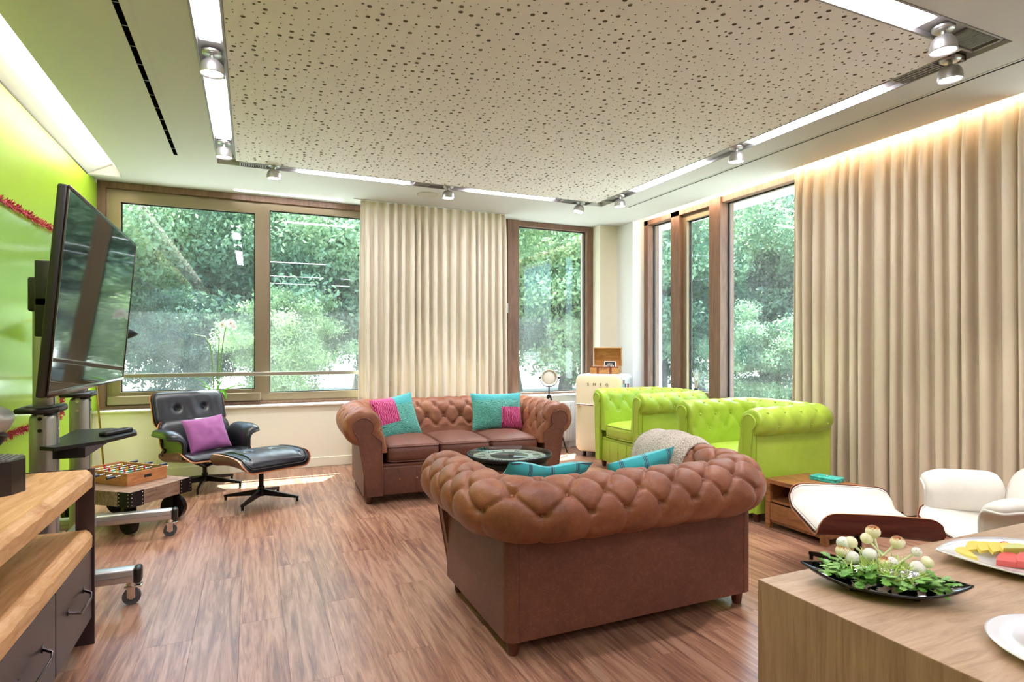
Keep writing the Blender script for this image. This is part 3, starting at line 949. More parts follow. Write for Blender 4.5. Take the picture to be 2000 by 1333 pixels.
foot_wood = plain('turned_foot_wood', '#5a2b1e', 0.3)
S1 = Chester('chesterfield_sofa', 'brown leather chesterfield sofa with three seats before the cream curtains', 'sofa', 1.72, 0.90, 0.762, 0.132, 0.006, brown_leather, brown_flat,
        (1.70, 5.21, 0), R(-2.5), None, seats=3, footm=foot_wood, step=0.0135, rows=5, b=0.100, zseat=0.47)
S2 = Chester('chesterfield_loveseat', 'brown leather chesterfield loveseat in the foreground, its tufted back to the viewer', 'sofa', 1.32, 0.80, 0.718, 0.113, 0.018, brown_leather, brown_flat,
        (1.60, 2.575, 0), R(180 - 0), None, seats=2, footm=foot_wood, step=0.0072, rows=5, b=0.086, q0=0.76, zseat=0.42, zin=0.38)
CH = dict(a=0.085, b=0.115, depth=0.013, rows=4, seats=1, footm=foot_wood, zseat=0.47, wall=0.125, step=0.017, crease=0.28, q0=0.38, zin=0.40)
A1 = Chester('chesterfield_armchair', 'lime green leather chesterfield armchair farther from the viewer, by the fridge', 'armchair', 0.80, 0.82, 0.825, 0.095, -0.035, green_leather, green_leather,
        (3.83, 5.05, 0), R(-90), 'lime leather armchairs', **CH)
A2 = Chester('chesterfield_armchair', 'lime green leather chesterfield armchair nearer the viewer, beside the wooden side table', 'armchair', 0.80, 0.80, 0.825, 0.095, -0.035, green_leather, green_leather,
        (3.72, 3.56, 0), R(-90), 'lime leather armchairs', **CH)

# ================================================================ throw cushions
def pillow_mesh(w_, h_, th, n=26, wr=0.006, seed=0, dent=0.0):
    m = MB()
    def P(u, v, sg):
        a, b_ = 2 * u - 1, 2 * v - 1
        k = max(0.0, (1 - a ** 2)) ** 0.45 * max(0.0, (1 - b_ ** 2)) ** 0.45
        x = a * w_ / 2 * (1 - 0.06 * (1 - b_ * b_)); y = b_ * h_ / 2 * (1 - 0.07 * (1 - a * a))
        z = sg * th / 2 * k + noise.noise(Vector((a * 2.3 + seed, b_ * 2.3, sg))) * wr * 2 * k
        if dent: z -= sg * dent * math.exp(-((a) ** 2 * 6 + (b_ - 0.9) ** 2 * 3)) * k; y -= dent * math.exp(-a * a * 7) * max(0, b_) ** 2
        return Vector((x, y, z))
    m.grid(lambda u, v: P(u, v, 1), n, n)
    m.grid(lambda u, v: P(u, v, -1), n, n, flip=True)
    return m
def patch_mat(name, rx, ry, flip=False):
    """turquoise and magenta patchwork with scroll embroidery, cushion local x,y"""
    t = NT(name)
    co = t.co()
    sx = t.n('SeparateXYZ', Vector=co)
    inx = t.math('GREATER_THAN', sx.outputs[0], rx) if not flip else t.math('LESS_THAN', sx.outputs[0], rx)
    iny = t.math('LESS_THAN', sx.outputs[1], ry) if not flip else t.math('GREATER_THAN', sx.outputs[1], ry)
    mk = t.math('MULTIPLY', inx, iny)
    wv = t.n('TexWave', Vector=co, Scale=22, Distortion=9, Detail=3).outputs[1]
    wv2 = t.n('TexWave', Vector=co, Scale=34, Distortion=14, Detail=4, _bands_direction='Y').outputs[1]
    tq = t.ramp(wv2, [(0.15, '#14706f'), (0.45, '#2f9c98'), (0.9, '#84d6bc')])
    band = t.math('GREATER_THAN', sx.outputs[1], 0.10)
    tq = t.mix(t.math('MULTIPLY', band, 0.7), tq, lin('#2fa9b4'))
    mg = t.ramp(wv, [(0.2, '#851048'), (0.5, '#c3206a'), (0.9, '#ee70ab')])
    t.set(Base__Color=t.mix(mk, tq, mg), Roughness=0.8, Sheen__Weight=0.3)
    t.bump(wv2, 0.3, 0.003)
    return t.m
def stripe_mat(name):
    t = NT(name)
    co = t.co(); sx = t.n('SeparateXYZ', Vector=co)
    x = t.math('PINGPONG', t.math('ADD', sx.outputs[0], 0.02), 0.07)
    l1 = t.math('LESS_THAN', x, 0.0025)
    l2 = t.math('LESS_THAN', t.math('ABSOLUTE', t.math('SUBTRACT', x, 0.009)), 0.0018)
    ln = t.math('MAXIMUM', l1, l2)
    y = t.math('LESS_THAN', t.math('PINGPONG', sx.outputs[1], 0.12), 0.002)
    base = t.mix(t.noise(co, 5, 2), lin('#2fb3bb'), lin('#52cdd2'))
    t.set(Base__Color=t.mix(t.math('MAXIMUM', ln, y), base, lin('#4b2f52')), Roughness=0.75, Sheen__Weight=0.3)
    t.bump(t.noise(co, 300, 2), 0.2, 0.001)
    return t.m
def cushion(name, label, w_, h_, th, mat, loc, rot, group=None, **k):
    o = pillow_mesh(w_, h_, th, **k).obj(name, mat, label=label, cat='cushion', group=group)
    o.location = loc; o.rotation_euler = rot
    return o
cushion('throw_cushion', 'turquoise and pink patchwork cushion against the left arm of the three seat sofa', 0.42, 0.40, 0.15, patch_mat('patchwork_left', 0.0, -0.05, True), (1.19, 5.28, 0.645), (R(72), R(-8), R(14)), 'patchwork cushions', seed=2)
cushion('throw_cushion', 'turquoise cushion with magenta square against the right arm of the three seat sofa', 0.50, 0.36, 0.16, patch_mat('patchwork_right', 0.03, 0.03), (2.16, 5.25, 0.66), (R(74), 0, R(-10)), 'patchwork cushions', seed=5)
st_m = stripe_mat('turquoise_stripe')
cushion('striped_cushion', 'turquoise cushion with dark stripes at the left inside the foreground loveseat', 0.50, 0.50, 0.15, st_m, (1.36, 2.80, 0.515), (R(46), R(-5), R(184)), 'turquoise striped cushions', seed=8, dent=0.03)
cushion('striped_cushion', 'turquoise cushion beneath the beige blanket in the foreground loveseat', 0.40, 0.40, 0.14, st_m, (1.99, 2.74, 0.525), (R(56), R(12), R(168)), 'turquoise striped cushions', seed=9)
cushion('square_cushion', 'plain purple square cushion on the black lounge chair', 0.37, 0.32, 0.13, fabric('purple_cloth', '#93508a', 0.8, 0.08, 600, 0.2), (-0.37, 5.95, 0.50), (R(64), R(-4), R(31)), None, seed=4)

# knitted blanket over the far arm of the loveseat
def blanket():
    P = S2.P; tot = S2.tot; LV = S2.LV
    # loveseat local; its far right arm in the view is the local left arm (path start)
    u0, u1 = 0.00, 0.46
    v0, v1 = S2.larc * 0.30, LV * 1.0
    m = MB(); nu, nv = 44, 60
    Wl = S2
    def S(a, b_, off):
        u = u0 + (u1 - u0) * a
        sk = (0.5 - a) * 0.10
        v = min(LV, max(0.02, v0 + (v1 - v0) * b_ + sk * b_))
        x, y, nx, ny = Wl.path(u); n, z, cn, cz = Wl.sec(v)
        hh = 0.012 + 0.040 * min(1, a / 0.15, (1 - a) / 0.15) + off + 0.006 * math.sin(a * 13 + b_ * 4) + 0.010 * noise.noise(Vector((a * 3, b_ * 3, 1)))
        e = a < 0.06
        return Vector((x + nx * (n + cn * hh), y - 0.045 + ny * (n + cn * hh), z + cz * hh))
    m.slab(lambda a, b_: S(a, b_, 0.008), lambda a, b_: S(a, b_, 0.0), nu, nv)
    t = NT('knit_blanket')
    uv = t.co()
    wx = t.n('TexVoronoi', Vector=uv, Scale=130, _feature='F1').outputs[0]
    t.set(Base__Color=t.ramp(wx, [(0.05, '#e6dccf'), (0.5, '#cdbfaf'), (0.85, '#a39585')]), Roughness=0.95, Sheen__Weight=0.4)
    t.bump(wx, 0.8, 0.006)
    o = m.obj('knitted_blanket', t.m)
    o.matrix_world = Matrix.Identity(4)
    root = thing('blanket', 'beige knitted blanket draped over the arm of the foreground loveseat', 'blanket', S2.t.location[:], R(180))
    o.parent = root
    f = MB(); rr = random.Random(3)
    for i in range(44):
        a = (i + .5) / 44
        p = S(a, 1.0, 0.004); q = p + Vector((rr.uniform(-.01, .01), rr.uniform(-.01, .01), -0.035))
        f.tube([p, (p + q) / 2 + Vector((0.003, 0, 0)), q], 0.0022, 5)
        b_ = i / 44
        p = S(0.0, b_, 0.004); q = p + Vector((0, -0.03, rr.uniform(-.012, .004)))
        f.tube([p, q], 0.0022, 5)
    f.obj('fringe', t.m, root, kind='stuff')
blanket()

# ================================================================ lounge chairs
def bend(a, r, ang):
    def B(p):
        sg = 1 if p >= 0 else -1; q = abs(p)
        if q <= a: return (p, 0.0, 0.0, 1.0)
        th = min((q - a) / r, ang); ex = (q - a) - th * r
        x = a + r * math.sin(th) + ex * math.cos(th); z = r * (1 - math.cos(th)) + ex * math.sin(th)
        return (sg * x, z, -sg * math.sin(th), math.cos(th))
    return B
def sheet_fn(B, L, D, rc, off, zq):
    def f(u, v):
        s_ = 2 * u - 1
        q = (2 * v - 1) * D / 2
        e = abs(q) - (D / 2 - rc)
        ins = 0 if e <= 0 else rc - math.sqrt(max(0, rc * rc - e * e))
        # cosine spacing near the ends keeps the corner round
        p = s_ * (L - ins)
        x, z, nx, nz = B(p)
        o = off(s_, 2 * v - 1, p, q) if callable(off) else off
        return Vector((x + nx * o, q, z + nz * o + zq(q)))
    return f
def shell_and_pad(parent, B, L, D, rc, th, T, msh, mpad, zq=lambda q: 0.0, tufts=(), name='shell', pad='cushion', puff=4.0, inset=0.012, edge=0.35):
    nu, nv = 44, 30
    f0 = sheet_fn(B, L, D, rc, 0.0, zq); f1 = sheet_fn(B, L, D, rc, 0.010, zq)
    MB().slab(f1, f0, nu, nv, T, (0, 1, 0)).obj(name, [msh, ply_edge], parent)
    def off(s_, t_, p, q):
        k = (edge + (1 - edge) * (1 - abs(s_) ** puff) ** 0.5 * (1 - abs(t_) ** puff) ** 0.5)
        o = 0.0105 + th * k
        for (a, b_) in tufts:
            d2 = (p - a) ** 2 + (q - b_) ** 2
            o -= 0.026 * math.exp(-d2 / 0.0007) + 0.012 * math.exp(-d2 / 0.006)
        if tufts: o += 0.0018 * math.sin(p * 70 + q * 12) * (1 - abs(t_)) * (1 - abs(s_))
        return o
    g0 = sheet_fn(B, L - inset, D - inset * 2, rc, 0.0102, zq); g1 = sheet_fn(B, L - inset, D - inset * 2, rc, off, zq)
    MB().slab(g1, g0, nu * 2 if tufts else nu, nv * 2 if tufts else nv, T).obj(pad, mpad, parent)
    # piping
    ring = []
    gm = sheet_fn(B, L - inset * 0.7, D - inset * 1.4, rc, 0.0105 + th * edge * 0.6, zq)
    N = 26
    ring = [gm(i / N, 0) for i in range(N)] + [gm(1, j / N) for j in range(N)] + [gm(1 - i / N, 1) for i in range(N)] + [gm(0, 1 - j / N) for j in range(N)]
    MB().tube(ring, 0.0048, 6, closed=True, T=T).obj('piping', mpad, parent)
    for (a, b_) in tufts:
        x, z, nx, nz = B(a)
        p = T @ Vector((x, b_, z + zq(b_) + 0.0105 + th - 0.035))
        MB().ball(tuple(p), 0.011, 10).obj('tuft_button', mpad, parent)

def star_base(parent, legs, mat, ztop, rad, a0):
    MB().cyl((0, 0, 0.06), (0, 0, 0.14), 0.030, 0.026, 20).cyl((0, 0, 0.14), (0, 0, ztop), 0.019, n=16).obj('post', mat, parent)
    for k in range(legs):
        T = Matrix.Rotation(a0 + 2 * PI * k / legs, 4, 'Z')
        m = MB()
        v = [(0.02, -0.014, 0.065), (0.02, 0.014, 0.065), (0.02, 0.014, 0.115), (0.02, -0.014, 0.115), (rad, -0.010, 0.045), (rad, 0.010, 0.045), (rad, 0.010, 0.062), (rad, -0.010, 0.062)]
        m.add(v, [(0, 3, 2, 1), (4, 5, 6, 7), (0, 1, 5, 4), (1, 2, 6, 5), (2, 3, 7, 6), (3, 0, 4, 7)], 0, False, T)
        m.cyl((rad - 0.01, 0, 0.018), (rad - 0.01, 0, 0.055), 0.010, 0.012, 12, 0, T)
        o = m.obj('leg', mat, parent)
        MB().cyl((rad - 0.01, 0, 0), (rad - 0.01, 0, 0.018), 0.014, 0.012, 14, 0, T).obj('glide', chrome, o)

def lounge_ottoman(label, loc, rz, msh, mpad, th, tufts, zb=0.30, r_=0.10, ang=R(72), L=0.345, D=0.53, a=0.20, group=None, rc=0.10, kq=0.30):
    t = thing('lounge_ottoman', label, 'ottoman', loc, rz, group)
    T = Tr(0, 0, zb)
    shell_and_pad(t, bend(a, r_, ang), L, D, rc, th, T, msh, mpad, lambda q: -kq * q * q, tufts, puff=3.0)
    star_base(t, 4, black_metal, zb + 0.005, 0.31, PI / 4 - R(10))
    MB().box((-0.09, -0.02, zb - 0.012), (0.09, 0.02, zb + 0.002)).box((-0.02, -0.09, zb - 0.014), (0.02, 0.09, zb)).obj('mount_bracket', black_metal, t)
    return t
def lounge_chair(label, loc, rz, msh, mpad, th, tuft, group=None, dz=0.0):
    t = thing('lounge_chair', label, 'lounge chair', loc, rz, group)
    T = Tr(0, -0.03, 0.265 + dz, rx=R(-9))
    shell_and_pad(t, bend(0.20, 0.11, R(75)), 0.355, 0.56, 0.10, th, T, msh, mpad, lambda q: (-0.45 * (q + 0.08) ** 2 if q < -0.08 else 0.05 * q), (), 'seat_shell', 'seat_cushion')
    T = Tr(0, 0.215, 0.465 + dz, rx=R(68))
    shell_and_pad(t, bend(0.17, 0.30, R(45)), 0.325, 0.32, 0.10, th * 0.85, T, msh, mpad, lambda q: 0.0, (), 'back_shell', 'back_cushion')
    T = Tr(0, 0.345, 0.695 + dz, rx=R(70))
    shell_and_pad(t, bend(0.20, 0.26, R(40)), 0.335, 0.35, 0.085, th, T, msh, mpad, lambda q: 0.0, ((-0.12, 0.0), (0.12, 0.0)) if tuft else ((-0.12, 0.0), (0.12, 0.0)), 'headrest_shell', 'headrest_cushion')
    m = MB()
    for sx in (-0.12, 0.12):
        m.tube([(sx, 0.24, 0.36 + dz), (sx, 0.315, 0.47 + dz), (sx, 0.37, 0.62 + dz), (sx, 0.395, 0.74 + dz)], 0.011, 8, flat=2.0)
    m.obj('back_brace', black_metal, t)
    for sx in (-1, 1):
        # arm : rises from the shell side, rolls outward over the top
        def A(u, v, off, sx=sx):
            q = -0.23 + 0.39 * v
            L_ = 0.27 * u
            e = abs(2 * v - 1); cut = 0.0 if e < 0.72 else (e - 0.72) ** 2 * 0.9
            L_ = L_ * (1 - cut * 3.0) + 0.0
            if L_ < 0.11: x, z, nx, nz = 0.0, L_, -1.0, 0.0
            else:
                thh = min((L_ - 0.11) / 0.07, R(105)); ex = (L_ - 0.11) - thh * 0.07
                x = 0.07 * (1 - math.cos(thh)) + ex * math.sin(thh); z = 0.11 + 0.07 * math.sin(thh) + ex * math.cos(thh)
                nx, nz = -math.cos(thh), math.sin(thh)
            drop = 0.06 * max(0, -(q + 0.12)) / 0.12 * 0.4
            return Vector((sx * (0.285 + x + nx * off), q - 0.02, 0.345 + dz + z + nz * off - drop))
        pz = lambda u, v: A(u, v, 0.012 + 0.032 * max(0, (1 - abs(2 * u - 1) ** 5)) ** 0.5 * max(0, (1 - abs(2 * v - 1) ** 5)) ** 0.5)
        m = MB()
        m.slab(pz, lambda u, v: A(u, v, -0.012), 22, 26)
        o = m.obj('armrest', mpad, t, fix=True)
        ring = [A(1, v / 20, 0.0) for v in range(21)]
        MB().tube([A(u / 12, 0, 0.0) for u in range(13)] + ring + [A(1 - u / 12, 1, 0.0) for u in range(13)], 0.008, 6).obj('piping', mpad, o)
        MB().tube([(sx * 0.30, 0.08, 0.38 + dz), (sx * 0.315, 0.13, 0.33 + dz), (sx * 0.24, 0.12, 0.29 + dz)], 0.009, 6, flat=2.2).obj('arm_bracket', black_metal, t)
    star_base(t, 5, black_metal, 0.25 + dz, 0.33, R(20))
    m = MB()
    for k in range(4):
        T = Matrix.Rotation(PI / 4 + k * PI / 2, 4, 'Z')
        m.tube([T @ Vector((0.015, 0, 0.20 + dz)), T @ Vector((0.15, 0, 0.262 + dz))], 0.010, 6, flat=1.6)
    m.obj('seat_bracket', black_metal, t)
    return t
ang_b = math.atan2(-0.77, 0.41) + PI / 2      # local front is -Y
lounge_chair('black leather lounge chair in walnut shell with headrest, by the wide window', (-0.39, 6.00, 0), ang_b, rosewood, black_leather, 0.065, True)
lounge_ottoman('black leather ottoman on four star base before the black lounge chair', (0.07, 5.24, 0), ang_b, rosewood, black_leather, 0.11, ((-0.11, 0.0), (0.11, 0.0)), zb=0.325, L=0.36, D=0.56)
ang_w = R(143) + PI / 2
lounge_chair('white leather lounge chair in dark red wood shell at the right edge', (3.57, 1.755, 0), ang_w, rosewood, white_leather, 0.05, True)
lounge_ottoman('white leather ottoman in dark red wood shell beside the buffet table', (3.02, 2.17, 0), ang_w, rosewood, white_leather, 0.06, (), zb=0.315, r_=0.12, ang=R(88), L=0.43, a=0.225, D=0.56, rc=0.075, kq=0.12)

# ================================================================ television and stand
TVX, TVY = -0.685, 3.50
tv = thing('television', 'large black flat television, glossy screen tilted down, on the aluminium stand', 'television', (TVX, TVY, 1.49), 0)
T = Matrix.Rotation(R(4.8), 4, 'Y')
MB().rbox((-0.035, -0.725, -0.415), (0.0, 0.725, 0.415), 0.008, 2, T=T).rbox((-0.075, -0.55, -0.33), (-0.03, 0.55, 0.28), 0.02, 2, T=T).obj('housing', black_plastic, tv)
m = MB()
for a, b_ in (((0, -0.725, 0.400), (0.006, 0.725, 0.415)), ((0, -0.725, -0.415), (0.006, 0.725, -0.392)), ((0, -0.725, -0.392), (0.006, -0.712, 0.400)), ((0, 0.712, -0.392), (0.006, 0.725, 0.400))):
    m.rbox(a, b_, 0.0025, 2, T=T)
m.obj('bezel', plain('dark_chrome_bezel', '#4a403a', 0.15, 0.9), tv)
MB().box((0, -0.712, -0.392), (0.003, 0.712, 0.400), T=T).obj('screen', plain('screen_glass', '#06070a', 0.04, Specular__IOR__Level=0.22), tv)

sd = thing('television_stand', 'mobile aluminium television stand with two columns and casters', 'tv stand', (-0.93, 3.98, 0))
def column(y, x, top):
    T = Tr(x + 0.93, y - 3.98, 0)
    o = MB().rbox((-0.05, -0.062, 0.12), (0.05, 0.062, 0.965), 0.03, 4, T=T).box((-0.012, -0.066, 0.14), (0.012, -0.060, 0.96), T=T).obj('column', alu, sd)
    MB().box((0.047, -0.012, 0.14), (0.053, 0.012, 0.96), T=T).obj('column_groove', alu_grey, o)
    for z in (0.94, 0.885):
        MB().cyl((0.052, 0.0, z), (0.056, 0.0, z), 0.009, n=14, T=T).obj('screw', chrome, o)
        MB().cyl((0.0, -0.066, z), (0.0, -0.070, z), 0.009, n=14, T=T).obj('screw', chrome, o)
    MB().rbox((-0.038, -0.05, 0.96), (0.038, 0.05, top), 0.02, 3, T=T).box((0.037, -0.008, 0.98), (0.042, 0.008, top - 0.03), T=T).obj('inner_column', alu, sd)
    m = MB().rbox((-0.075, -0.08, 0.965), (0.075, 0.08, 1.0), 0.012, 3, T=T)
    # cable hook ring beside the collar
    m.tube([T @ Vector(p) for p in [(-0.06, -0.06, 0.985), (-0.06, -0.15, 0.985), (0.0, -0.17, 0.985), (0.05, -0.15, 0.985), (0.06, -0.07, 0.985)]], 0.014, 8)
    m.obj('collar', black_plastic, sd)
    MB().rbox((-0.05, -0.06, top - 0.16), (0.06, 0.06, top), 0.01, 2, T=T).obj('top_bracket', black_plastic, sd)
column(3.45, -0.90, 1.60)
column(4.45, -0.98, 1.60)
MB().rbox((-0.01, -0.55, 1.42), (0.06, 0.5, 1.50), 0.008, 2).rbox((0.05, -0.75, 1.32), (0.13, -0.69, 1.66), 0.006, 2).rbox((0.05, -0.25, 1.32), (0.13, -0.19, 1.66), 0.006, 2).rbox((0.05, -0.75, 1.455), (0.125, 0.3, 1.495), 0.006, 2).obj('mounting_bar', black_plastic, sd)
def foot(y, xe, nm):
    yy = y - 3.98
    o = MB().rbox((-0.20, yy - 0.035, 0.115), (xe + 0.93 - 0.03, yy + 0.035, 0.185), 0.012, 3).obj('foot_bar', alu, sd)
    MB().box((-0.19, yy - 0.037, 0.148), (xe + 0.93 - 0.035, yy - 0.034, 0.152)).obj('foot_groove', alu_grey, o)
    MB().rbox((xe + 0.93 - 0.035, yy - 0.037, 0.105), (xe + 0.93, yy + 0.037, 0.187), 0.014, 2).obj('end_cap', black_plastic, sd)
    for xx in (xe + 0.93 - 0.045, -0.17):
        c = MB().cyl((xx, yy, 0.095), (xx, yy, 0.115), 0.022, n=16).rbox((xx - 0.03, yy - 0.022, 0.085), (xx + 0.045, yy + 0.022, 0.097), 0.004, 2)
        c.box((xx - 0.018, yy - 0.018, 0.035), (xx + 0.018, yy - 0.014, 0.09)).box((xx - 0.018, yy + 0.014, 0.035), (xx + 0.018, yy + 0.018, 0.09))
        c = c.obj('caster', chrome, sd)
        MB().cyl((xx, yy - 0.012, 0.040), (xx, yy + 0.012, 0.040), 0.040, n=24).obj('caster_wheel', rubber, c)
        MB().cyl((xx, yy - 0.016, 0.040), (xx, yy + 0.016, 0.040), 0.013, n=14).obj('wheel_hub', chrome, c)
foot(3.43, -0.50, 'near'); foot(4.57, -0.46, 'far')
MB().rbox((-0.06, -0.55, 0.12), (0.02, 0.56, 0.20), 0.01, 2).obj('cross_bar', alu, sd)
# tray
MB().prism([(0.03, -0.60), (0.10, -0.66), (0.26, -0.50), (0.36, -0.24), (0.33, -0.10), (0.20, 0.02), (0.03, 0.02)], 0.795, 0.812).box((0.02, -0.58, 0.745), (0.20, -0.03, 0.794)).obj('tray', black_plastic, sd)
t = thing('remote_control', 'black remote lying on the black tray of the television stand', 'remote control', (-0.66, 3.72, 0.812), R(62))
MB().rbox((-0.10, -0.022, 0), (0.10, 0.022, 0.022), 0.008, 3).obj('remote_body', black_plastic, t)
m = MB()
for i in range(7):
    for j in (-1, 0, 1): m.rbox((-0.08 + i * 0.023, j * 0.011 - 0.004, 0.0215), (-0.068 + i * 0.023, j * 0.011 + 0.004, 0.0245), 0.001, 1)
m.obj('keys', plain('key_grey', '#3a3a3c', 0.5), t, kind='stuff')

# ================================================================ drawer cabinet with oak slabs
CXR, CYE, CY0_ = -0.62, 3.04, 0.9
cb = thing('sideboard', 'sideboard of rough light oak slabs in a dark steel frame with drawers, at left', 'sideboard', (-0.98, 1.97, 0))
def slab_mesh(x0, x1, y0, y1, z0, z1, seed):
    """oak slab with a waney front edge"""
    n = 90
    def prof(v): return 0.008 * noise.noise(Vector((v * 26, seed, 0))) + 0.004 * noise.noise(Vector((v * 80, seed, 3)))
    m = MB()
    for k in range(n):
        pass
    def P(u, v):
        y = y0 + (y1 - y0) * u
        e = prof(u)
        pts = [(x0, z1), (x1 - 0.022 + e * 1.2, z1), (x1 - 0.008 + e * 0.5, z1 - 0.012 - abs(e)), (x1, z1 - 0.028 + e), (x1 + e * 0.3, (z0 + z1) / 2 - 0.006), (x1 - 0.001, z0 + 0.003), (x1 - 0.004, z0), (x0, z0), (x0, z1)]
        i = round(v * 8)
        return Vector((pts[i][0], y, pts[i][1]))
    m.grid(P, n, 8, smooth=False)
    for u in (0, 1):
        r_ = [P(u, i / 8) for i in range(8)]
        m.add(r_, [tuple(range(8)) if u == 0 else tuple(reversed(range(8)))])
    return m
ox, oy = -0.98, 1.97
def loc_slab(nm, z0, z1, sd_, ye):
    o = slab_mesh(XL + 0.03 - ox, CXR - 0.004 - ox, CY0_ - oy, ye - oy, z0, z1, sd_).obj(nm, beam, cb)
    return o
loc_slab('top_slab', 0.672, 0.75, 1.0, CYE - 0.008)
loc_slab('middle_slab', 0.415, 0.494, 5.0, CYE - 0.012)
# steel end frames, flush with the slab ends
for ye in (CYE, CY0_):
    y_ = ye - oy; m = MB()
    m.box((CXR - 0.065 - ox, y_ - 0.008, 0.0), (CXR + 0.002 - ox, y_ + 0.006, 0.752)).box((XL + 0.03 - ox, y_ - 0.008, 0.0), (XL + 0.09 - ox, y_ + 0.006, 0.752)).box((XL + 0.09 - ox, y_ - 0.008, 0.0), (CXR - 0.065 - ox, y_ + 0.006, 0.03)).box((XL + 0.03 - ox, y_ - 0.004, 0.715), (CXR - 0.065 - ox, y_ + 0.006, 0.752))
    m.obj('steel_frame', steel_dark, cb)
MB().box((XL + 0.04 - ox, CY0_ + 0.01 - oy, 0.12), (CXR - 0.03 - ox, CYE - 0.01 - oy, 0.412)).obj('drawer_carcass', plain('dark_carcass', '#3a3234', 0.5, 0.5), cb)
yy = CYE - 0.012
k = 0
while yy > CY0_ + 0.3:
    y1_ = yy - oy; y0_ = max(CY0_ + 0.01, yy - 0.505) - oy
    dr = MB().rbox((CXR - 0.03 - ox, y0_ + 0.002, 0.118), (CXR - 0.006 - ox, y1_ - 0.002, 0.412), 0.002, 1, smooth=False).obj('drawer', steel_dark, cb)
    yc = (y0_ + y1_) / 2; xh = CXR - 0.006 - ox
    MB().tube([(xh + 0.002, yc - 0.11, 0.285), (xh + 0.030, yc - 0.10, 0.275), (xh + 0.034, yc - 0.075, 0.262), (xh + 0.034, yc + 0.075, 0.262), (xh + 0.030, yc + 0.10, 0.275), (xh + 0.002, yc + 0.11, 0.285)], 0.006, 8, flat=0.7).cyl((xh - 0.002, yc - 0.11, 0.288), (xh + 0.004, yc - 0.11, 0.288), 0.014).cyl((xh - 0.002, yc + 0.11, 0.288), (xh + 0.004, yc + 0.11, 0.288), 0.014).obj('handle', plain('worn_steel_handle', '#5d5557', 0.25, 1.0), dr)
    yy -= 0.51; k += 1

# coffee machine
cf = thing('coffee_machine', 'black and silver capsule coffee machine on the oak sideboard at left', 'coffee machine', (-0.98, 2.68, 0.75))
mk_black = plain('coffee_black', '#1e1512', 0.4)
pts = [(0.04, -0.11), (0.15, -0.11), (0.205, -0.07), (0.225, 0.0), (0.205, 0.07), (0.15, 0.11), (0.04, 0.11)]
MB().prism(pts, 0.0, 0.118).obj('drip_tray', mk_black, cf)
m = MB()
for i in range(9): m.box((0.055 + i * 0.017, -0.10 + 0.004 * i * (i > 5), 0.118), (0.062 + i * 0.017, 0.10 - 0.004 * i * (i > 5), 0.124))
m.obj('drip_grate', alu_grey, cf)
MB().rbox((-0.16, -0.10, 0.0), (0.05, 0.10, 0.30), 0.02, 3).obj('body', mk_black, cf)
T = Tr(0.06, 0, 0.285, ry=R(24))
hd = MB().rbox((-0.12, -0.085, -0.045), (0.12, 0.085, 0.05), 0.035, 4, T=T).obj('brew_head', plain('silver_shell', '#b7b4ae', 0.3, 0.7), cf)
MB().rbox((-0.14, -0.05, 0.045), (0.05, 0.05, 0.085), 0.03, 4, T=T).obj('lever', mk_black, hd)
MB().cyl((0.10, 0, -0.03), (0.10, 0, -0.085), 0.04, 0.028, 18, T=T).obj('spout', mk_black, hd)
for dy in (-0.03, 0.0, 0.03):
    MB().cyl((0.03, -0.088, dy * 0.6), (0.03, -0.084, dy * 0.6), 0.008, n=12, T=T).obj('key', mk_black, hd)

# ================================================================ factory cart, tabletop football
ca = R(50)
ct = thing('factory_cart', 'low weathered wooden factory cart on black iron wheels, by the television', 'cart', (-0.853, 5.045, 0), ca)
hw, hl = 0.255, 0.355
m = None
for i in range(5):
    x0 = -hw + i * 2 * hw / 5
    MB().rbox((x0 + 0.001, -hl, 0.272), (x0 + 2 * hw / 5 - 0.001, hl, 0.300), 0.002, 1).obj('deck_board', pallet, ct)
MB().box((-hw, -hl - 0.0, 0.20), (hw, -hl + 0.03, 0.2715)).box((-hw, hl - 0.03, 0.20), (hw, hl, 0.2715)).box((-hw, -hl + 0.03, 0.20), (-hw + 0.03, hl - 0.03, 0.2715)).box((hw - 0.03, -hl + 0.03, 0.20), (hw, hl - 0.03, 0.2715)).obj('side_rail', pallet, ct)
iron = plain('black_iron', '#2b2424', 0.42, 0.7)
riv = plain('rivet_metal', '#b8b2ac', 0.25, 1.0)
for sx in (-1, 1):
    for sy in (-1, 1):
        p = MB()
        a = 0.105
        xs = sorted((sx * (hw + 0.003), sx * (hw - a))); ys = sorted((sy * (hl + 0.003), sy * (hl - a)))
        p.box((xs[0], sy * hl if sy > 0 else sy * (hl + 0.003), 0.197), (xs[1], sy * (hl + 0.003) if sy > 0 else sy * hl, 0.3015))
        p.box((sx * hw if sx > 0 else sx * (hw + 0.003), ys[0], 0.197), (sx * (hw + 0.003) if sx > 0 else sx * hw, ys[1], 0.3015))
        o = p.obj('corner_plate', iron, ct)
        rv = MB()
        for z in (0.212, 0.237, 0.262, 0.287):
            for d in (0.012, a - 0.012):
                rv.ball((sx * (hw - d), sy * (hl + 0.003), z), 0.0042, 8)
                rv.ball((sx * (hw + 0.003), sy * (hl - d), z), 0.0042, 8)
        rv.obj('rivets', riv, o)
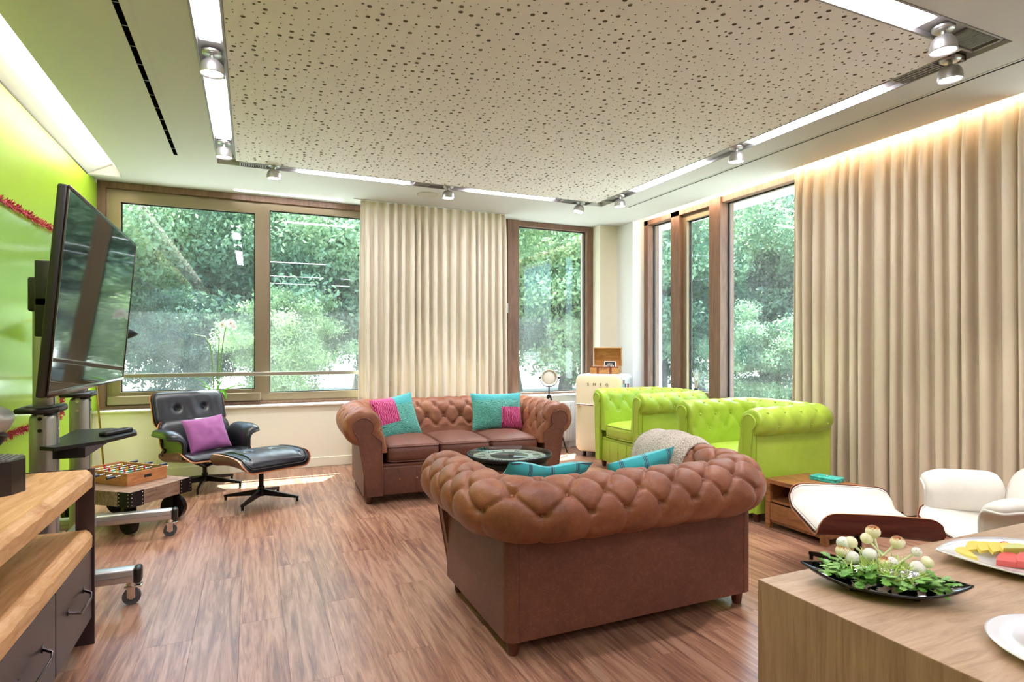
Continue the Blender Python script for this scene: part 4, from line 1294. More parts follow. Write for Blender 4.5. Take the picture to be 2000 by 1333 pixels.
for sx in (-1, 1):
    for sy in (-1, 1):
        wx, wy = sx * (hw - 0.07), sy * (hl - 0.09)
        Tw = Tr(wx, wy, 0.09, rz=R(12 * sx)) @ Matrix.Rotation(R(90), 4, 'Y')
        o = MB().lathe([(0.074, -0.02), (0.090, -0.02), (0.090, 0.02), (0.074, 0.02), (0.074, -0.02)], 32, T=Tw, smooth=False)
        o.cyl(Tw @ Vector((0, 0, -0.03)), Tw @ Vector((0, 0, 0.03)), 0.016)
        for k in range(5):
            an = 2 * PI * k / 5
            o.tube([Tw @ Vector((0.012 * math.cos(an), 0.012 * math.sin(an), 0)), Tw @ Vector((0.078 * math.cos(an), 0.078 * math.sin(an), 0))], 0.007, 6)
        wo = o.obj('wheel', iron, ct)
        Tf = Tr(wx, wy, 0, rz=R(12 * sx))
        MB().box((-0.042, -0.018, 0.085), (-0.034, 0.018, 0.20), T=Tf).box((0.034, -0.018, 0.085), (0.042, 0.018, 0.20), T=Tf).box((-0.045, -0.03, 0.19), (0.045, 0.03, 0.20), T=Tf).obj('wheel_fork', iron, ct)

fb = thing('table_football', 'miniature wooden table football game on the factory cart', 'table football', (-0.865, 5.125, 0.302), R(46))
fbw = wood('football_box_wood', [(0.3, '#9c5f37'), (0.5, '#c07f4e'), (0.7, '#d29562')], sc=(4, 4, 30), rough=0.35, bump=0.03)
gx, gy = 0.155, 0.245
MB().box((-gx, -gy, 0), (gx, -gy + 0.010, 0.088)).box((-gx, gy - 0.010, 0), (gx, gy, 0.088)).box((-gx, -gy + 0.01, 0), (-gx + 0.010, gy - 0.01, 0.088)).box((gx - 0.010, -gy + 0.01, 0), (gx, gy - 0.01, 0.088)).obj('box', fbw, fb)
MB().rbox((-0.028, -gy - 0.0012, 0.036), (0.028, -gy + 0.001, 0.056), 0.0005, 1).obj('hole_dark_patch', black_plastic, fb)  # black patch paints the dark inside the handle hole
MB().box((-gx + 0.01, -gy + 0.01, 0.012), (gx - 0.01, gy - 0.01, 0.03)).obj('pitch', plain('pitch_green', '#2f7d4a', 0.5), fb)
reds = plain('player_red', '#c0252f', 0.3); yels = plain('player_yellow', '#e0b020', 0.3); knobm = plain('handle_navy', '#1d2638', 0.35)
fmesh = {}
for nm_, mm in (('r', reds), ('y', yels)):
    fmesh[nm_] = MB().ball((0, 0, 0.008), 0.009, 8).rbox((-0.007, -0.004, -0.026), (0.007, 0.004, 0.0), 0.003, 2).mesh('player', mm)
for i in range(6):
    y = -gy + 0.055 + i * 0.078
    sd_ = 1 if i % 2 else -1
    r0 = MB().cyl((-gx - 0.055 - (0.03 if sd_ < 0 else 0), y, 0.073), (gx + 0.055 + (0.03 if sd_ > 0 else 0), y, 0.073), 0.0033, n=8).obj('rod', chrome, fb)
    hx_ = sd_ * (gx + 0.05)
    MB().cyl((hx_, y, 0.073), (hx_ + sd_ * 0.055, y, 0.073), 0.009, 0.010, 12).obj('rod_handle', knobm, r0)
    nn = 3 if i not in (0, 5) else 1
    for k in range(nn):
        link('player', fmesh['r' if i % 2 else 'y'], r0, ((k - (nn - 1) / 2) * 0.075, y, 0.078), (0.2 * (k - 1), 0, 0))

# ================================================================ brass floor lamp behind the television
fl_ = thing('floor_lamp', 'slim brass floor lamp with black cone shade behind the television', 'floor lamp', (-1.12, 5.90, 0))
MB().lathe([(0.13, 0.0), (0.13, 0.012), (0.12, 0.018), (0.0, 0.02)], 32).obj('base', brass, fl_)
MB().tube([(0, 0, 0.015), (-0.035, 0, 0.5), (-0.09, 0, 1.22), (-0.10, 0, 1.46)], 0.008, 8).tube([(-0.10, 0, 1.46), (0.0, -0.03, 1.50), (0.15, -0.05, 1.46)], 0.007, 8).obj('pole', brass, fl_)
Ts = Tr(0.15, -0.05, 1.35, ry=R(-22))
MB().lathe([(0.015, 0.12), (0.03, 0.115), (0.10, 0.0), (0.098, 0.0), (0.028, 0.11)], 28, T=Ts).obj('lamp_shade', black_metal, fl_)

# ================================================================ round clock coffee table
tb = thing('coffee_table', 'round glass coffee table with clock face between the two brown sofas', 'coffee table', (1.77, 4.05, 0))
MB().lathe([(0.0, 0.475), (0.305, 0.475), (0.31, 0.480), (0.31, 0.484), (0.305, 0.487), (0.0, 0.487)], 64).obj('glass_top', clear, tb)
MB().lathe([(0.312, 0.455), (0.318, 0.455), (0.318, 0.484), (0.312, 0.484), (0.312, 0.455)], 64).lathe([(0.275, 0.40), (0.285, 0.40), (0.285, 0.455), (0.275, 0.455), (0.275, 0.40)], 64).obj('ring_frame', black_metal, tb)
t = NT('clock_face_paper'); nz = t.noise(t.co(), 8, 5)
t.set(Base__Color=t.ramp(nz, [(0.35, '#cfc3b2'), (0.6, '#efe8dc')]), Roughness=0.6)
MB().lathe([(0.0, 0.450), (0.274, 0.450), (0.274, 0.460), (0.0, 0.460)], 48).obj('clock_face', t.m, tb)
def text_mesh(s_, size, ext, mat, font_scale=(1, 1)):
    cu = bpy.data.curves.new('lettering', 'FONT'); cu.body = s_; cu.size = size; cu.extrude = ext; cu.align_x = 'CENTER'; cu.align_y = 'CENTER'
    cu.resolution_u = 3
    o = bpy.data.objects.new('lettering_tmp', cu); C.objects.link(o)
    bpy.context.view_layer.update()
    me = bpy.data.meshes.new_from_object(o.evaluated_get(bpy.context.evaluated_depsgraph_get()))
    bpy.data.objects.remove(o)
    me.materials.clear(); me.materials.append(mat)
    me.name = 'lettering'
    return me
ink = plain('print_ink', '#33302e', 0.6)
for k, s_ in enumerate(['XII', 'I', 'II', 'III', 'IIII', 'V', 'VI', 'VII', 'VIII', 'IX', 'X', 'XI']):
    an = PI / 2 - k * PI / 6 + R(20)
    me = text_mesh(s_, 0.085, 0.0006, ink)
    o = link('numeral', me, tb, (0.205 * math.cos(an), 0.205 * math.sin(an), 0.4608), an - PI / 2)
MB().box((-0.006, -0.03, 0.462), (0.006, 0.15, 0.464), T=Matrix.Rotation(R(55), 4, 'Z')).box((-0.008, -0.03, 0.464), (0.008, 0.10, 0.466), T=Matrix.Rotation(R(-70), 4, 'Z')).cyl((0, 0, 0.46), (0, 0, 0.468), 0.015).obj('clock_hands', ink, tb)
MB().lathe([(0.14, 0.4605), (0.142, 0.4605), (0.142, 0.462), (0.14, 0.462)], 40).obj('clock_ring', ink, tb)
for k in range(4):
    an = PI / 4 + k * PI / 2
    MB().tube([(0.277 * math.cos(an), 0.277 * math.sin(an), 0.40), (0.25 * math.cos(an), 0.25 * math.sin(an), 0.0)], 0.014, 10).obj('leg', black_metal, tb)

# ================================================================ fridge, suitcase, sign
fa = R(-50)
fg = thing('refrigerator', 'cream retro rounded refrigerator in the room corner', 'refrigerator', (3.86, 5.98, 0), fa)
cream = plain('cream_enamel', '#efe3c8', 0.16, coat=0.5, var=0.01); pale = plain('pale_enamel', '#e6eaee', 0.25, coat=0.3, var=0.01)
def rrect(w_, h_, r_, n=8):
    p = []
    for cx, cy, a in ((w_ / 2 - r_, h_ / 2 - r_, 0), (-w_ / 2 + r_, h_ / 2 - r_, 90), (-w_ / 2 + r_, -h_ / 2 + r_, 180), (w_ / 2 - r_, -h_ / 2 + r_, 270)):
        for i in range(n + 1):
            an = R(a + 90 * i / n); p.append((cx + r_ * math.cos(an), cy + r_ * math.sin(an)))
    return p
def loft(m, sections, T=None, mat=0):
    n = len(sections[0]); vs = [p for s_ in sections for p in s_]
    fs = [(k * n + i, k * n + (i + 1) % n, (k + 1) * n + (i + 1) % n, (k + 1) * n + i) for k in range(len(sections) - 1) for i in range(n)]
    m.add(vs, fs, mat, True, T); m.add(sections[0], [tuple(reversed(range(n)))], mat, False, T); m.add(sections[-1], [tuple(range(n))], mat, False, T)
    return m
fw, fh, z0f = 0.545, 0.90, 0.065
def fsec(y, sc_, r_=0.075): return [(x * sc_, y, z0f + fh / 2 + z * (1 - (1 - sc_) * fw / fh)) for x, z in rrect(fw, fh, r_)]
loft(MB(), [fsec(0.235, 0.97), fsec(0.225, 1.0), fsec(-0.20, 1.0)]).obj('cabinet', pale, fg, fix=True)
dd = loft(MB(), [fsec(-0.205, 0.985), fsec(-0.21, 1.0), fsec(-0.262, 1.0), fsec(-0.275, 0.985), fsec(-0.283, 0.955), fsec(-0.286, 0.90), fsec(-0.288, 0.6)]).obj('door', cream, fg, fix=True)
h = MB().rbox((-0.245, -0.325, 0.600), (-0.04, -0.310, 0.622), 0.006, 3).rbox((-0.245, -0.318, 0.592), (-0.19, -0.288, 0.628), 0.007, 3)
h.obj('handle', chrome, dd)
sm = plain('chrome_letters', '#6d6a66', 0.3, 0.9)
for k, ch in enumerate('SMEG'):
    link('letter', text_mesh(ch, 0.048, 0.002, sm), dd, (-0.115 + k * 0.075, -0.2895, 0.845), (R(90), 0, 0))
for sx in (-1, 1):
    for sy in (-1, 1):
        MB().cyl((sx * 0.2, sy * 0.17, 0), (sx * 0.2, sy * 0.17, 0.068), 0.022).obj('foot', black_plastic, fg)
# magnets on the side that is seen
mg = [('red and pink', '#b4405c', 0.02, 0.80, 0.06, 0.10), ('dark', '#3c3f58', -0.09, 0.83, 0.045, 0.05), ('sky blue', '#7fb6cf', -0.165, 0.78, 0.05, 0.13), ('dark red', '#8a4553', -0.165, 0.875, 0.05, 0.05)]
for nm_, colr, y, z, a, b_ in mg:
    MB().rbox((0.2725, y - a / 2, z - b_ / 2), (0.276, y + a / 2, z + b_ / 2), 0.001, 1).obj('fridge_magnet', plain('magnet_' + colr[1:], colr, 0.4), label='small ' + nm_ + ' magnet on the refrigerator side', cat='magnet').matrix_world = Tr(3.86, 5.98, 0, rz=fa)

sc_ = thing('suitcase', 'small open wooden suitcase with leather straps on the refrigerator', 'suitcase', (3.84, 5.93, 0.966), fa + R(6))
sw = wood('suitcase_wood', [(0.3, '#8f5c30'), (0.5, '#b98349'), (0.7, '#cf9d62')], sc=(2, 14, 14), rough=0.5, bump=0.15)
tan = plain('tan_leather_strap', '#7a3f2b', 0.5)
W_, D_, H_ = 0.33, 0.22, 0.085
m = MB().box((-W_/2, -D_/2, 0), (W_/2, D_/2, 0.008)).box((-W_/2, -D_/2, 0.008), (W_/2, -D_/2 + 0.008, H_)).box((-W_/2, D_/2 - 0.008, 0.008), (W_/2, D_/2, H_)).box((-W_/2, -D_/2 + 0.008, 0.008), (-W_/2 + 0.008, D_/2 - 0.008, H_)).box((W_/2 - 0.008, -D_/2 + 0.008, 0.008), (W_/2, D_/2 - 0.008, H_))
m.obj('case_base', sw, sc_)
Tl = Tr(0, D_/2 + 0.002, H_ + 0.002, rx=R(8))
m = MB().box((-W_/2, 0.05, 0), (W_/2, 0.058, D_), T=Tl)
m.box((-W_/2, 0.0, 0), (W_/2, 0.05, 0.008), T=Tl).box((-W_/2, 0.0, D_ - 0.008), (W_/2, 0.05, D_), T=Tl).box((-W_/2, 0, 0.008), (-W_/2 + 0.008, 0.05, D_ - 0.008), T=Tl).box((W_/2 - 0.008, 0, 0.008), (W_/2, 0.05, D_ - 0.008), T=Tl)
m.box((-W_/2 + 0.008, 0.046, D_ * 0.42), (W_/2 - 0.008, 0.05, D_ * 0.43), T=Tl)
m.obj('case_lid', sw, sc_)
for x in (-0.075, 0.075):
    MB().rbox((x - 0.014, -D_/2 - 0.003, 0.0), (x + 0.014, -D_/2, H_), 0.001, 1).rbox((x - 0.010, -D_/2 - 0.006, 0.05), (x + 0.010, -D_/2 - 0.003, 0.065), 0.001, 1).obj('strap', tan, sc_)
MB().rbox((-W_/2 - 0.001, -D_/2 - 0.002, H_ - 0.012), (W_/2 + 0.001, -D_/2 + 0.006, H_ + 0.001), 0.002, 1).tube([(-0.04, -D_/2 - 0.003, H_ - 0.02), (-0.035, -D_/2 - 0.022, H_ - 0.025), (0.035, -D_/2 - 0.022, H_ - 0.025), (0.04, -D_/2 - 0.003, H_ - 0.02)], 0.005, 6).obj('leather_trim', tan, sc_)
sg = thing('chalk_sign', 'small white framed blackboard sign reading life is better in the suitcase', 'sign', (3.84 + 0.045, 5.93 - 0.01, 1.008), fa + R(2))
Ts = Tr(0, 0, 0, rx=R(-12))
MB().rbox((-0.07, -0.005, 0), (0.07, 0.004, 0.105), 0.003, 1, T=Ts).obj('sign_frame', plain('sign_white', '#f2f0ec', 0.5), sg)
MB().box((-0.062, -0.0062, 0.008), (0.062, -0.005, 0.097), T=Ts).obj('board', plain('chalkboard', '#26262b', 0.7), sg)
chalk = plain('chalk_white', '#f4f2ee', 0.8)
for s_, z, sz in (('LIFE IS', 0.070, 0.024), ('BETTER', 0.043, 0.032)):
    o = link('lettering', text_mesh(s_, sz, 0.0004, chalk), sg); o.matrix_local = Ts @ Tr(0, -0.0068, z, rx=R(90))

# projector style tripod lamp
tl = thing('tripod_lamp', 'white round studio tripod lamp between the sofa and the refrigerator', 'floor lamp', (3.20, 6.16, 0), R(-20))
wm = plain('lamp_white_metal', '#d9d4c6', 0.35); Tt = Tr(0, 0, 0.92, rx=R(90))
hd = MB().lathe([(0.0, -0.10), (0.05, -0.095), (0.075, -0.06), (0.082, 0.0), (0.098, 0.005), (0.098, 0.02), (0.088, 0.02), (0.085, 0.005), (0.0, 0.0)], 32, T=Tt).obj('lamp_head', wm, tl)
MB().lathe([(0.0, 0.012), (0.06, 0.010), (0.084, 0.004), (0.0, 0.002)], 28, T=Tt).obj('lens', plain('lens_milk', '#e8e4da', 0.15, coat=1.0), hd)
MB().tube([(0.108 * math.cos(R(a)), 0.0, 0.92 + 0.108 * math.sin(R(a))) for a in range(0, -181, -15)], 0.005, 6).cyl((0.09, 0, 0.92), (0.13, 0, 0.92), 0.010).cyl((-0.09, 0, 0.92), (-0.12, 0, 0.92), 0.010).cyl((0, 0, 0.70), (0, 0, 0.815), 0.008).cyl((0, 0, 0.68), (0, 0, 0.72), 0.03, 0.02).obj('yoke', black_metal, tl)
for k in range(3):
    an = R(90 + 30 + 120 * k)
    o = MB().tube([(0.015 * math.cos(an), 0.015 * math.sin(an), 0.70), (0.22 * math.cos(an), 0.22 * math.sin(an), 0.02)], 0.009, 8).obj('leg', black_metal, tl)
    MB().cyl((0.215 * math.cos(an), 0.215 * math.sin(an), 0.0), (0.215 * math.cos(an), 0.215 * math.sin(an), 0.03), 0.012).obj('foot_tip', chrome, o)

# ================================================================ side table with box
st = thing('side_table', 'low brown wooden side table with open shelf and drawer by the lime armchair', 'side table', (3.55, 2.86, 0))
MB().rbox((-0.21, -0.24, 0.315), (0.21, 0.24, 0.345), 0.003, 1).obj('table_top', acacia, st)
m = MB()
for sx in (-1, 1):
    for sy in (-1, 1):
        MB().rbox((sx * 0.19 - 0.02, sy * 0.22 - 0.02, 0), (sx * 0.19 + 0.02, sy * 0.22 + 0.02, 0.315), 0.002, 1).obj('leg', acacia, st)
MB().box((-0.17, 0.215, 0.04), (0.19, 0.235, 0.314)).box((-0.17, -0.235, 0.04), (0.19, -0.215, 0.314)).box((0.185, -0.21, 0.04), (0.205, 0.21, 0.314)).box((-0.195, -0.20, 0.185), (0.185, 0.20, 0.200)).box((-0.195, -0.20, 0.04), (0.185, 0.20, 0.055)).obj('case', acacia, st)
d_ = MB().rbox((-0.208, -0.198, 0.058), (-0.19, 0.198, 0.176), 0.002, 1).obj('drawer', acacia, st)
bx = thing('trinket_box', 'flat turquoise patterned box on the low wooden side table', 'box', (3.66, 2.86, 0.345), R(12))
tqm = NT('turquoise_enamel'); vz = tqm.n('TexVoronoi', Vector=tqm.co(), Scale=45).outputs[0]
tqm.set(Base__Color=tqm.ramp(vz, [(0.2, '#1f8f86'), (0.6, '#49c5b8')]), Roughness=0.3)
MB().rbox((-0.06, -0.09, 0), (0.06, 0.09, 0.02), 0.003, 2).obj('box_base', tqm.m, bx)
MB().rbox((-0.062, -0.092, 0.0203), (0.062, 0.092, 0.030), 0.003, 2).obj('box_lid', tqm.m, bx)
MB().ball((0, 0, 0.033), 0.008, 10).obj('stud', chrome, bx)

# ================================================================ window sill objects
op = thing('orchid', 'potted orchid with white blossoms on the back window sill', 'orchid', (-0.335, 6.705, 0.675))
MB().lathe([(0.045, 0), (0.05, 0.004), (0.066, 0.13), (0.07, 0.135), (0.066, 0.14), (0.058, 0.125), (0.0, 0.12)], 28).obj('pot', plain('grey_pot', '#4d4545', 0.35), op)
leafm = fabric('orchid_leaf', '#79b83c', 0.35, 0.12, 300, 0.02, 0.0, 0.45)
def leaf(pts, wd, nm='leaf', mat=leafm, parent=op, th=0.0025):
    m = MB(); pts = [Vector(p) for p in pts]; n = 14
    def ev(t_):
        a, b_, c_ = pts
        return a * (1 - t_) ** 2 + b_ * 2 * t_ * (1 - t_) + c_ * t_ * t_
    def S(u, v, o):
        p = ev(u); d = (ev(min(1, u + 0.02)) - ev(max(0, u - 0.02))).normalized(); s_ = d.cross(Vector((0, 0, 1))).normalized()
        w_ = wd * math.sin(PI * min(1, u * 0.93 + 0.07)) ** 0.6
        a = (v - 0.5) * 2
        return p + s_ * a * w_ + Vector((0, 0, abs(a) ** 1.5 * w_ * 0.35 + o))
    m.slab(lambda u, v: S(u, v, th), lambda u, v: S(u, v, 0), n, 6)
    return m.obj(nm, mat, parent)
leaf([(0.01, 0, 0.12), (0.12, -0.02, 0.20), (0.28, -0.03, 0.21)], 0.03)
leaf([(-0.01, 0, 0.12), (-0.10, 0.0, 0.25), (-0.20, -0.02, 0.30)], 0.026)
leaf([(0.01, -0.01, 0.12), (0.08, -0.05, 0.20), (0.10, -0.09, 0.07)], 0.022)
leaf([(-0.01, -0.01, 0.12), (-0.07, -0.03, 0.20), (-0.16, -0.06, 0.22)], 0.024)
leaf([(0, 0.01, 0.12), (0.02, 0.03, 0.22), (0.08, 0.05, 0.28)], 0.02)
stemm = plain('orchid_stem', '#6a8a3a', 0.4, var=0.2)
for pts in ([(-0.02, 0, 0.12), (-0.03, 0.01, 0.40), (-0.05, 0.0, 0.62), (-0.10, 0, 0.71), (-0.20, -0.01, 0.73)], [(0.01, 0, 0.12), (0.02, 0.0, 0.45), (0.03, 0.01, 0.70), (-0.02, 0, 0.77)], [(0.02, 0, 0.12), (0.04, 0.01, 0.40), (0.07, 0.0, 0.70), (0.09, 0, 0.80), (0.12, -0.01, 0.83)]):
    MB().tube(pts, 0.0048, 6).obj('stem', stemm, op)
petal = fabric('white_petal', '#fbf9f7', 0.5, 0.01, 300, 0.02, 0.0, 0.5)
def blossom(c, s_, tilt):
    m = MB()
    T = Tr(*c, rx=R(80), rz=tilt)
    for k in range(5):
        an = 2 * PI * k / 5 + PI / 2; w_ = 0.55 if k in (0, 2, 3) else 0.8
        ax = Vector((math.cos(an), math.sin(an), 0)); bx_ = Vector((-math.sin(an), math.cos(an), 0))
        m.slab(lambda u, v: ax * u * s_ + bx_ * (v - .5) * s_ * 1.5 * w_ * math.sin(PI * (0.06 + 0.94 * u)) ** 0.7 + Vector((0, 0, 0.006 * math.sin(u * 3) + 0.0015)),
               lambda u, v: ax * u * s_ + bx_ * (v - .5) * s_ * 1.5 * w_ * math.sin(PI * (0.06 + 0.94 * u)) ** 0.7 + Vector((0, 0, 0.006 * math.sin(u * 3))), 8, 6, T)
    o = m.obj('blossom', petal, op)
    MB().ball(tuple(T @ Vector((0, 0, 0.008))), 0.007, 8).obj('blossom_centre', plain('blossom_yellow', '#d8b24a', 0.5), o)
blossom((0.135, -0.02, 0.845), 0.052, 0.2); blossom((0.06, -0.02, 0.83), 0.043, -0.4); blossom((0.165, -0.01, 0.81), 0.035, 0.6)

rd = thing('reed_diffuser', 'black reed diffuser on the right window sill behind the far armchair', 'diffuser', (4.645, 5.30, 0.69))
MB().rbox((-0.035, -0.035, 0), (0.035, 0.035, 0.10), 0.004, 2).rbox((-0.016, -0.016, 0.10), (0.016, 0.016, 0.118), 0.003, 2).obj('bottle', plain('diffuser_black', '#2a2320', 0.4), rd)
rr = random.Random(2); reedm = plain('reed', '#d8c8ae', 0.7)
for k in range(8):
    an = 2 * PI * k / 8; MB().tube([(0.004 * math.cos(an), 0.004 * math.sin(an), 0.10), (rr.uniform(0.01, 0.05) * math.cos(an), rr.uniform(0.02, 0.055) * math.sin(an), 0.30)], 0.0022, 5).obj('reed', reedm, rd)

# ================================================================ buffet tables
BX, BY, BZ = 1.04, 0.985, 0.75
def table(nm, lab, x0, x1):
    t = thing(nm, lab, 'table', (x0, -0.6, 0))
    w_ = x1 - x0; d_ = BY + 0.6
    MB().box((0.0012, 0, BZ - 0.04), (w_ - 0.0012, d_ - 0.0012, BZ)).obj('table_top', oak, t)
    MB().box((0, 0, 0), (0.04, d_, BZ - 0.0402)).box((0, 0, BZ - 0.0402), (0.0011, d_, BZ - 0.0008)).obj('side_panel', oak_v, t)
    MB().box((w_ - 0.04, 0, 0), (w_, d_, BZ - 0.0402)).obj('side_panel', oak_v, t)
    MB().box((0.04, d_ - 0.03, 0.0), (w_ - 0.04, d_, BZ - 0.0402)).obj('end_panel', oak_v, t)
    return t
# thin overhang so that the side face reads as one veneered panel
table('buffet_table', 'nearer light oak buffet table carrying the black salad dish', BX, 1.778)
table('buffet_table', 'farther light oak buffet table behind the joint, at the right edge', 1.780, 2.62)

def leaf_dish(nm, lab, cat, L, Wd, loc, rz, mat, rise, th=0.004, base=0.004):
    t = thing(nm, lab, cat, loc, rz)
    def S(u, v, o):
        a = 2 * u - 1; b_ = 2 * v - 1
        x = a * L / 2
        hwid = Wd / 2 * (1 - abs(a) ** 2.1)
        y = b_ * hwid
        rr_ = max(abs(a) ** 2.5, 0)
        z = base + rise * (abs(a) ** 3) + rise * 0.55 * (abs(b_) ** 3) * (1 - abs(a) ** 4) + o
        return Vector((x, y, z))
    m = MB().slab(lambda u, v: S(u, v, th), lambda u, v: S(u, v, 0), 48, 20)
    m.obj('dish_body', mat, t, fix=True)
    MB().rbox((-L * 0.2, -Wd * 0.17, 0), (L * 0.2, Wd * 0.17, base + 0.001), 0.001, 1).obj('foot_ring', mat, t)
    return t
DA = R(-50); DC = (1.232, 0.829)
leaf_dish('salad_dish', 'black leaf shaped dish of salad on the buffet table', 'dish', 0.315, 0.165, (DC[0], DC[1], BZ), DA, black_gloss, 0.032)
porc = plain('white_porcelain', '#eef0f2', 0.08, coat=0.8, var=0.01)
PC = (1.72, 0.765); PA = R(-33)
leaf_dish('fruit_platter', 'white pointed platter of sliced fruit at the right edge of the table', 'platter', 0.47, 0.32, (PC[0], PC[1], BZ), PA, porc, 0.022)
pl = thing('plate', 'round white plate with strawberry, nearest the viewer on the buffet', 'plate', (1.272, 0.505, BZ))
MB().lathe([(0.055, 0.0), (0.06, 0.002), (0.135, 0.014), (0.137, 0.017), (0.133, 0.018), (0.062, 0.009), (0.055, 0.004), (0.0, 0.004)], 56).obj('plate_body', porc, pl)
bwl = thing('bowl', 'small white bowl between the fruit platter and the round plate', 'bowl', (1.545, 0.648, BZ))
MB().lathe([(0.022, 0.0), (0.026, 0.002), (0.05, 0.028), (0.052, 0.031), (0.048, 0.030), (0.03, 0.012), (0.0, 0.008)], 36).obj('bowl_body', porc, bwl)

# salad
gm1 = NT('rocket_leaf'); nz = gm1.noise(gm1.co(), 25, 3)
gm1.set(Base__Color=gm1.ramp(nz, [(0.3, '#4d8a30'), (0.52, '#7fb84f'), (0.75, '#b4d98a')]), Roughness=0.4, Subsurface__Weight=0.0)
gm2 = plain('frisee_leaf', '#d0e288', 0.45, var=0.25)
Td = Tr(DC[0], DC[1], BZ, rz=DA)
sr = random.Random(12)
m = MB()
for k in range(430):
    a = sr.uniform(-0.78, 0.80); hwid = 0.075 * (1 - abs(a) ** 2.0)
    x = a * 0.135; y = sr.uniform(-1, 1) * hwid * 0.70
    z = 0.016 + 0.012 * (abs(y) / 0.075) + abs(a) ** 3 * 0.02 + sr.random() * 0.030 * (1 - abs(a) ** 2)
    an = sr.uniform(0, 2 * PI); ln = sr.uniform(0.018, 0.038); wd = ln * sr.uniform(0.22, 0.36); el = sr.uniform(-0.1, 0.7)
    d = Vector((math.cos(an) * math.cos(el), math.sin(an) * math.cos(el), math.sin(el))); s_ = Vector((-math.sin(an), math.cos(an), 0))
    p0 = Vector((x, y, z)); up = Vector((0, 0, 1))
    pts = []
    lob = [(0.0, 0.10), (0.25, 0.5), (0.38, 0.32), (0.55, 0.95), (0.68, 0.55), (0.85, 0.85), (1.0, 0.05)]
    L_ = [p0 + d * ln * q + s_ * wd * w_ + up * (-0.25 * ln * q * q + 0.10 * wd) for q, w_ in lob]
    R_ = [p0 + d * ln * q - s_ * wd * w_ + up * (-0.25 * ln * q * q + 0.10 * wd) for q, w_ in lob]
    M_ = [p0 + d * ln * q + up * (-0.25 * ln * q * q) for q, w_ in lob]
    vs = [Vector((v.x, v.y, max(v.z, 0.014 + 0.25 * max(0, abs(v.y) - 0.03)))) for v in L_ + M_ + R_]
    fs = [(i, i + 1, 8 + i, 7 + i) for i in range(6)] + [(7 + i, 8 + i, 15 + i, 14 + i) for i in range(6)]
    m.add(vs, fs, 0, True, Td)
m.obj('rocket_leaves', gm1.m, label='green rocket leaves heaped in the black dish', cat='salad', kind='stuff')
m = MB()
for k in range(480):
    a = sr.gauss(0, 0.25); x = 0.005 + a * 0.11; y = sr.gauss(0.006, 0.018); z = 0.034
    an = sr.uniform(0, 2 * PI); el = sr.uniform(0.3, 1.4); ln = sr.uniform(0.02, 0.05)
    d = Vector((math.cos(an) * math.cos(el), math.sin(an) * math.cos(el), math.sin(el)))
    p = Vector((x, y, z)); c1 = p + d * ln * 0.5 + Vector((sr.uniform(-.004, .004), sr.uniform(-.004, .004), 0)); c2 = p + d * ln + Vector((0, 0, -0.004))
    m.tube([p, c1, c2], [0.0014, 0.0021, 0.0007], 4, T=Td)
m.obj('frisee_leaves', gm2, label='pale curly lettuce strands in the middle of the black dish', cat='salad', kind='stuff')
# foil
def foil(label, c, s_):
    m = MB()
    m.ball((0, 0, 0), 1, 26)
    m.v = [tuple(Vector(v) * (1 + 0.35 * noise.noise(Vector(v) * 3.1 + Vector((c[0] * 50, 0, 0))) + 0.18 * noise.noise(Vector(v) * 9))) for v in m.v]
    m.v = [(v[0] * s_[0], v[1] * s_[1], v[2] * s_[2]) for v in m.v]
    m.s = [False] * len(m.f)
    o = m.obj('foil_ball', foilm, label=label, cat='foil'); o.matrix_world = Td @ Tr(*c)
foilm = plain('crumpled_foil', '#d9dadc', 0.18, 1.0, bump=0.6, bscale=160)
foil('crumpled silver foil ball at the right of the salad', (0.045, -0.020, 0.040), (0.022, 0.017, 0.018))
foil('crumpled silver foil piece in the middle of the salad', (0.008, -0.022, 0.042), (0.024, 0.014, 0.014))
foil('flat crumpled silver foil piece at the left of the salad', (-0.035, -0.018, 0.040), (0.020, 0.013, 0.014))
# pearl onions on stalks, in the dish's own frame: x, y, height, radius, kind
ow = NT('pearl_onion'); nz = ow.noise(ow.co(), 60, 3)
ow.set(Base__Color=ow.mix(nz, lin('#ecebe4'), lin('#f7f6f2')), Roughness=0.35, Subsurface__Weight=0.15, Subsurface__Scale=0.01)
sxz = None
def toasted(nm_, base, sgn):
    t = NT(nm_); co = t.co(); sz = t.n('SeparateXYZ', Vector=co).outputs[2]
    f = t.math('ADD', t.math('MULTIPLY', sz, 75.0), t.math('MULTIPLY', t.math('SUBTRACT', t.noise(co, 300, 4), 0.5), 1.3))
    t.set(Base__Color=t.ramp(f, [(0.5, base), (0.72, '#d6a24c'), (0.9, '#8f4a1c')]), Roughness=0.35)
    return t.m
toast = toasted('toasted_onion', '#f7eecb', 1)
yel = plain('yellow_onion', '#f7efca', 0.35, var=0.08)
stk = plain('onion_stalk', '#dfe3b8', 0.45)
herb = plain('herb_fleck', '#2f5a2a', 0.6)
